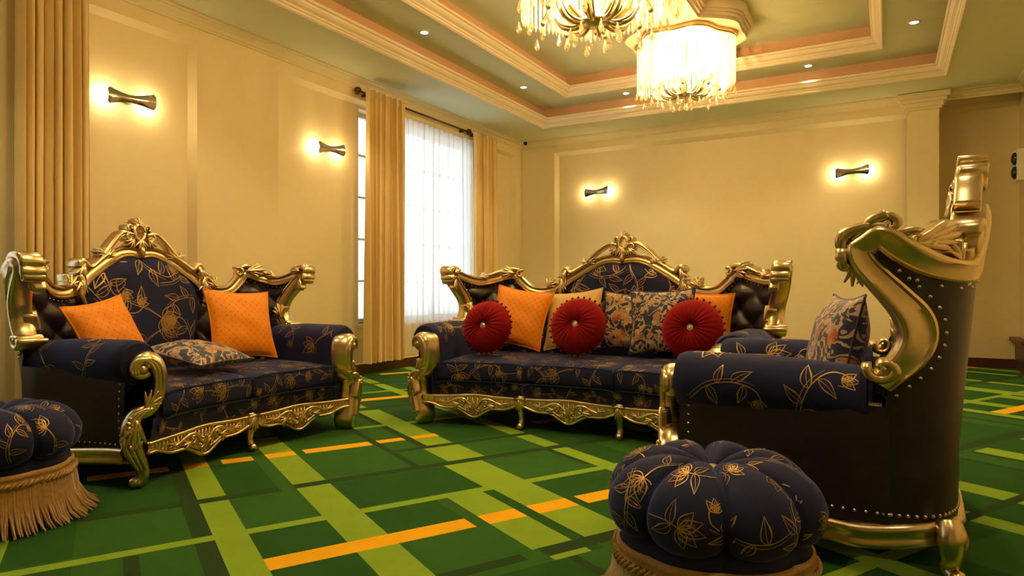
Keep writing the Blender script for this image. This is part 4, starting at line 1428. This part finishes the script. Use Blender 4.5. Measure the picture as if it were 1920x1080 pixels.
def pillow(label, mat, pos, parent_rot, size, T=.15, lean=15, yaw=0, roll=0, group=None):
    """square scatter pillow; pos = centre of the lower edge in the world; faces local -y."""
    W = H = size
    pos = (pos[0], pos[1], pos[2] + .022 + W / 2 * abs(math.sin(math.radians(roll))))
    root = thing('scatter_pillow', label, 'pillow', pos, 0)
    root.rotation_mode = 'QUATERNION'
    root.rotation_quaternion = (Matrix.Rotation(parent_rot + math.radians(yaw), 3, 'Z') @ Matrix.Rotation(math.radians(-lean), 3, 'X') @ Matrix.Rotation(math.radians(roll), 3, 'Y')).to_quaternion()
    c = MB()
    n = 28
    rnd = random.Random(sum(map(ord, label)))
    k1, k2 = rnd.uniform(0, 6), rnd.uniform(0, 6)
    for side in (-1, 1):
        def fn(i, j, side=side):
            x, y = 2 * i - 1, 2 * j - 1
            p = pillow_pt(x, y, W, H, T, side)
            wr = .006 * math.sin(7 * x + 5 * y + k1) * math.sin(4 * y - 3 * x + k2) * (1 - x * x) * (1 - y * y)
            return (p[0], p[1] + wr, p[2] + H / 2)
        c.grid(fn, n, n, uvfn=lambda i, j: (i * size / .45 + (k1 if mat is M['brocade'] else 0), j * size / .45))
    c.build('cover', mat, root, recalc=False)
    e = MB()
    pts = []
    for s in range(4):
        for k in range(16):
            t = -1 + 2 * k / 16
            x, y = ((t, -1), (1, t), (-t, 1), (-1, -t))[s]
            p = pillow_pt(x, y, W, H, T, 0)
            pts.append((p[0], 0, p[2] + H / 2))
    e.tube(pts, .005, 6, closed=True)
    e.build('piping', mat, root)
    return root

def round_pillow(label, pos, parent_rot, R=.175, lean=15, yaw=0):
    pos = (pos[0], pos[1], pos[2] + .034)
    root = thing('round_pillow', label, 'pillow', pos, 0)
    root.rotation_mode = 'QUATERNION'
    root.rotation_quaternion = (Matrix.Rotation(parent_rot + math.radians(yaw), 3, 'Z') @ Matrix.Rotation(math.radians(-lean), 3, 'X')).to_quaternion()
    c = MB()
    prof = [(0.012, .028), (.10, .060), (.25, .085), (.45, .090), (.65, .080), (.82, .060), (.93, .036), (1.0, 0)]
    for side in (-1, 1):
        def fn(i, j, side=side):
            a = 2 * PI * i
            x = j * (len(prof) - 1); k = min(int(x), len(prof) - 2); t = x - k
            r = vlerp(prof[k][0], prof[k + 1][0], t); h = vlerp(prof[k][1], prof[k + 1][1], t)
            pl = 1 + .05 * math.sin(26 * a) * (1 - r) ** .6 * min(1, r * 6)
            return (R * r * math.cos(a), side * h * pl * R / .175, R + R * r * math.sin(a))
        c.grid(fn, 156, 14, cu=True)
    c.build('cover', M['red'], root, recalc=False)
    b = MB(); b.lathe_pts((0, 0, 0), [(0, .012), (.010, .010), (.016, .004), (.017, 0)], 12, (1, 1, 1))
    for k in range(10):
        b.ball((.016 * math.cos(k * .628), .016 * math.sin(k * .628), .004), .005, 6, 4)
    o = b.build('crystal_button', M['jewel'], root); o.rotation_euler = (PI / 2, 0, 0); o.scale = (1.35,) * 3; o.location = (0, -.052 * R / .175, R)
    p = MB()
    for k in range(30):
        a = 2 * PI * k / 30
        p.ball(((R + .007) * math.cos(a), 0, R + (R + .007) * math.sin(a)), .009, 7, 5)
    p.build('pompom_fringe', M['pom'], root, kind='stuff')
    return root

def onsofa(org, rz, u, v, z):
    c, s = math.cos(rz), math.sin(rz)
    return (org[0] + u * c - v * s, org[1] + u * s + v * c, z)
SO, SR = (-1.80, 3.95), math.radians(2.0)
LO, LR = (-3.23, 2.62), math.radians(92.7)
AO, AR = (-0.66, 3.06), math.radians(-90)
def P3(u, v, z=.452):
    return onsofa(SO, SR, u, v, z)
pillow('navy brocade pillow tucked behind the red round pillow at the sofa arm', M['brocade'], P3(-.70, .68), SR, .40, .10, 16, 4)
round_pillow('crimson round pillow with crystal button by the rolled arm under the sheer curtain', P3(-.712, .12), SR, .19, 14, 0)
pillow('orange lattice pillow between two crimson round pillows', M['orange'], P3(-.67, .46), SR, .47, .15, 20, 6, 8)
pillow('pale yellow damask pillow behind a crimson round pillow', M['yellow'], P3(-.22, .56), SR, .46, .14, 20, -4, -6)
round_pillow('crimson round pillow with crystal button in front of the yellow pillow', P3(-.085, .30), SR, .205, 18, 2)
pillow('navy brocade pillow with cream scrolls and a yellow rose, next to the yellow pillow', M['brocade'], P3(.15, .74), SR, .44, .12, 12, 3, 3)
pillow('larger navy brocade pillow overlapping its neighbour, before the orange pillow', M['brocade'], P3(.44, .60), SR, .47, .13, 12, 0, -2)
pillow('orange pillow half hidden behind the last crimson round pillow', M['orange'], P3(.66, .80), SR, .44, .10, 4, 0, 3)
round_pillow('crimson round pillow partly hidden by the armchair', P3(.700, .35), SR, .200, 14, 0)
def P2(u, v, z=.452):
    return onsofa(LO, LR, u, v, z)
pillow('orange lattice pillow leaning by the near rolled arm of the two seat sofa', M['orange'], P2(-.40, .54), LR, .41, .15, 24, 10, -10)
pillow('orange lattice pillow standing against the tufted wing of the two seat sofa', M['orange'], P2(.34, .42), LR, .47, .15, 18, -8, 3)
pl = pillow('navy brocade pillow lying flat on the seat of the two seat sofa', M['brocade'], P2(-.07, .10, .50), LR, .44, .14, 80, 10, 0)
def P1(u, v, z=.452):
    return onsofa(AO, AR, u, v, z)
pillow('navy brocade pillow resting against the armchair back', M['brocade'], P1(.04, .43), AR, .46, .18, 12, 17, 0)

# ------------------------------------------------------------------ tufted ottomans
def ottoman(loc, rz, label, seed):
    root = thing('tufted_ottoman', label, 'ottoman', loc, rz)
    NL = 8
    prof = cr([(0.012, .425), (.05, .450), (.12, .470), (.20, .463), (.272, .42), (.308, .355), (.300, .295), (.276, .262), (.25, .252)], 5)
    arc = [0.0]
    for p, q in zip(prof, prof[1:]):
        arc.append(arc[-1] + math.hypot(q[0] - p[0], q[1] - p[1]))
    def osurf(a, b, d=0.0):
        th = a / .30
        b = min(max(b, 0), arc[-1] - 1e-6)
        i = min(max(k for k in range(len(arc)) if arc[k] <= b), len(prof) - 2)
        t = (b - arc[i]) / (arc[i + 1] - arc[i])
        r = vlerp(prof[i][0], prof[i + 1][0], t); z = vlerp(prof[i][1], prof[i + 1][1], t)
        tr, tz = prof[i + 1][0] - prof[i][0], prof[i + 1][1] - prof[i][1]
        l = math.hypot(tr, tz)
        g = abs(math.sin(NL * th / 2)) ** .42
        k = min(1, b / .10)
        dd = d - (1 - g) * .045 * k
        r2 = r - tz / l * dd; z2 = z + tr / l * dd
        return (r2 * math.cos(th), r2 * math.sin(th), z2)
    c = MB()
    c.grid(lambda i, j: osurf(2 * PI * .30 * i, arc[-1] * j), 160, 48, cu=True)
    co_ = c.build('tufted_cushion', M['velvet'], root, recalc=False)
    pr = MB()
    print_fabric(pr, osurf, 0, 2 * PI * .30, .10, arc[-1] - .05, .19, seed, .82, lambda a, b: abs(math.sin(NL * a / .30 / 2)) > .12)
    pr.build('foil_flowers', M['foil'], co_, recalc=False, kind='stuff')
    bt = MB(); bt.lathe([(0, .436), (.016, .434), (.024, .426), (.02, .418)], 14); bt.build('centre_button', M['foil'], root)
    bs = MB(); bs.lathe([(.24, .27), (.262, .255), (.268, .23), (.268, .03), (.25, .02)], 64, ripple=lambda a: 1 - .05 * (1 - abs(math.sin(NL * a / 2)) ** .55))
    bs.build('base', M['velvet'], root)
    rip = lambda a: 1 - .04 * (1 - abs(math.sin(NL * a / 2)) ** .55)
    br = MB(); br.lathe([(.270, .228), (.278, .226), (.280, .208), (.276, .205), (.282, .196), (.284, .178), (.276, .170), (.268, .168)], 96, ripple=rip)
    n = 90
    for k in range(n):
        a0, a1 = 2 * PI * k / n, 2 * PI * (k + 1.4) / n
        r0 = .286 * rip(a0); r1 = .286 * rip(a1)
        br.tube([(r0 * math.cos(a0), r0 * math.sin(a0), .176), (1.01 * r0 * math.cos((a0 + a1) / 2), 1.01 * r0 * math.sin((a0 + a1) / 2), .186), (r1 * math.cos(a1), r1 * math.sin(a1), .196)], .006, 5)
    br.build('braid_trim', M['trimgold'], root)
    fg = MB()
    rnd = random.Random(seed)
    n = 420
    for k in range(n):
        a = 2 * PI * (k + rnd.random()) / n
        fl_ = rnd.uniform(.02, .075)
        r0 = .283 * rip(a)
        a2 = a + rnd.uniform(-.03, .03)
        fg.tube([(r0 * math.cos(a), r0 * math.sin(a), .178), ((r0 + .010) * math.cos(a), (r0 + .010) * math.sin(a), .10), ((r0 + .02 + fl_ * .4) * math.cos(a2), (r0 + .02 + fl_ * .4) * math.sin(a2), .035), ((r0 + .02 + fl_) * math.cos(a2), (r0 + .02 + fl_) * math.sin(a2), .004 + rnd.random() * .008)], [.005, .006, .005, .002], 4, cap=False)
    fg.build('bullion_fringe', M['fringe'], root, kind='stuff')
ottoman((-.447, 1.975, 0), .35, 'round tufted navy ottoman standing in front of the armchair', 41)
ottoman((-3.20, 1.33, 0), .1, 'round tufted navy ottoman with gold fringe beside the two seat sofa', 42)
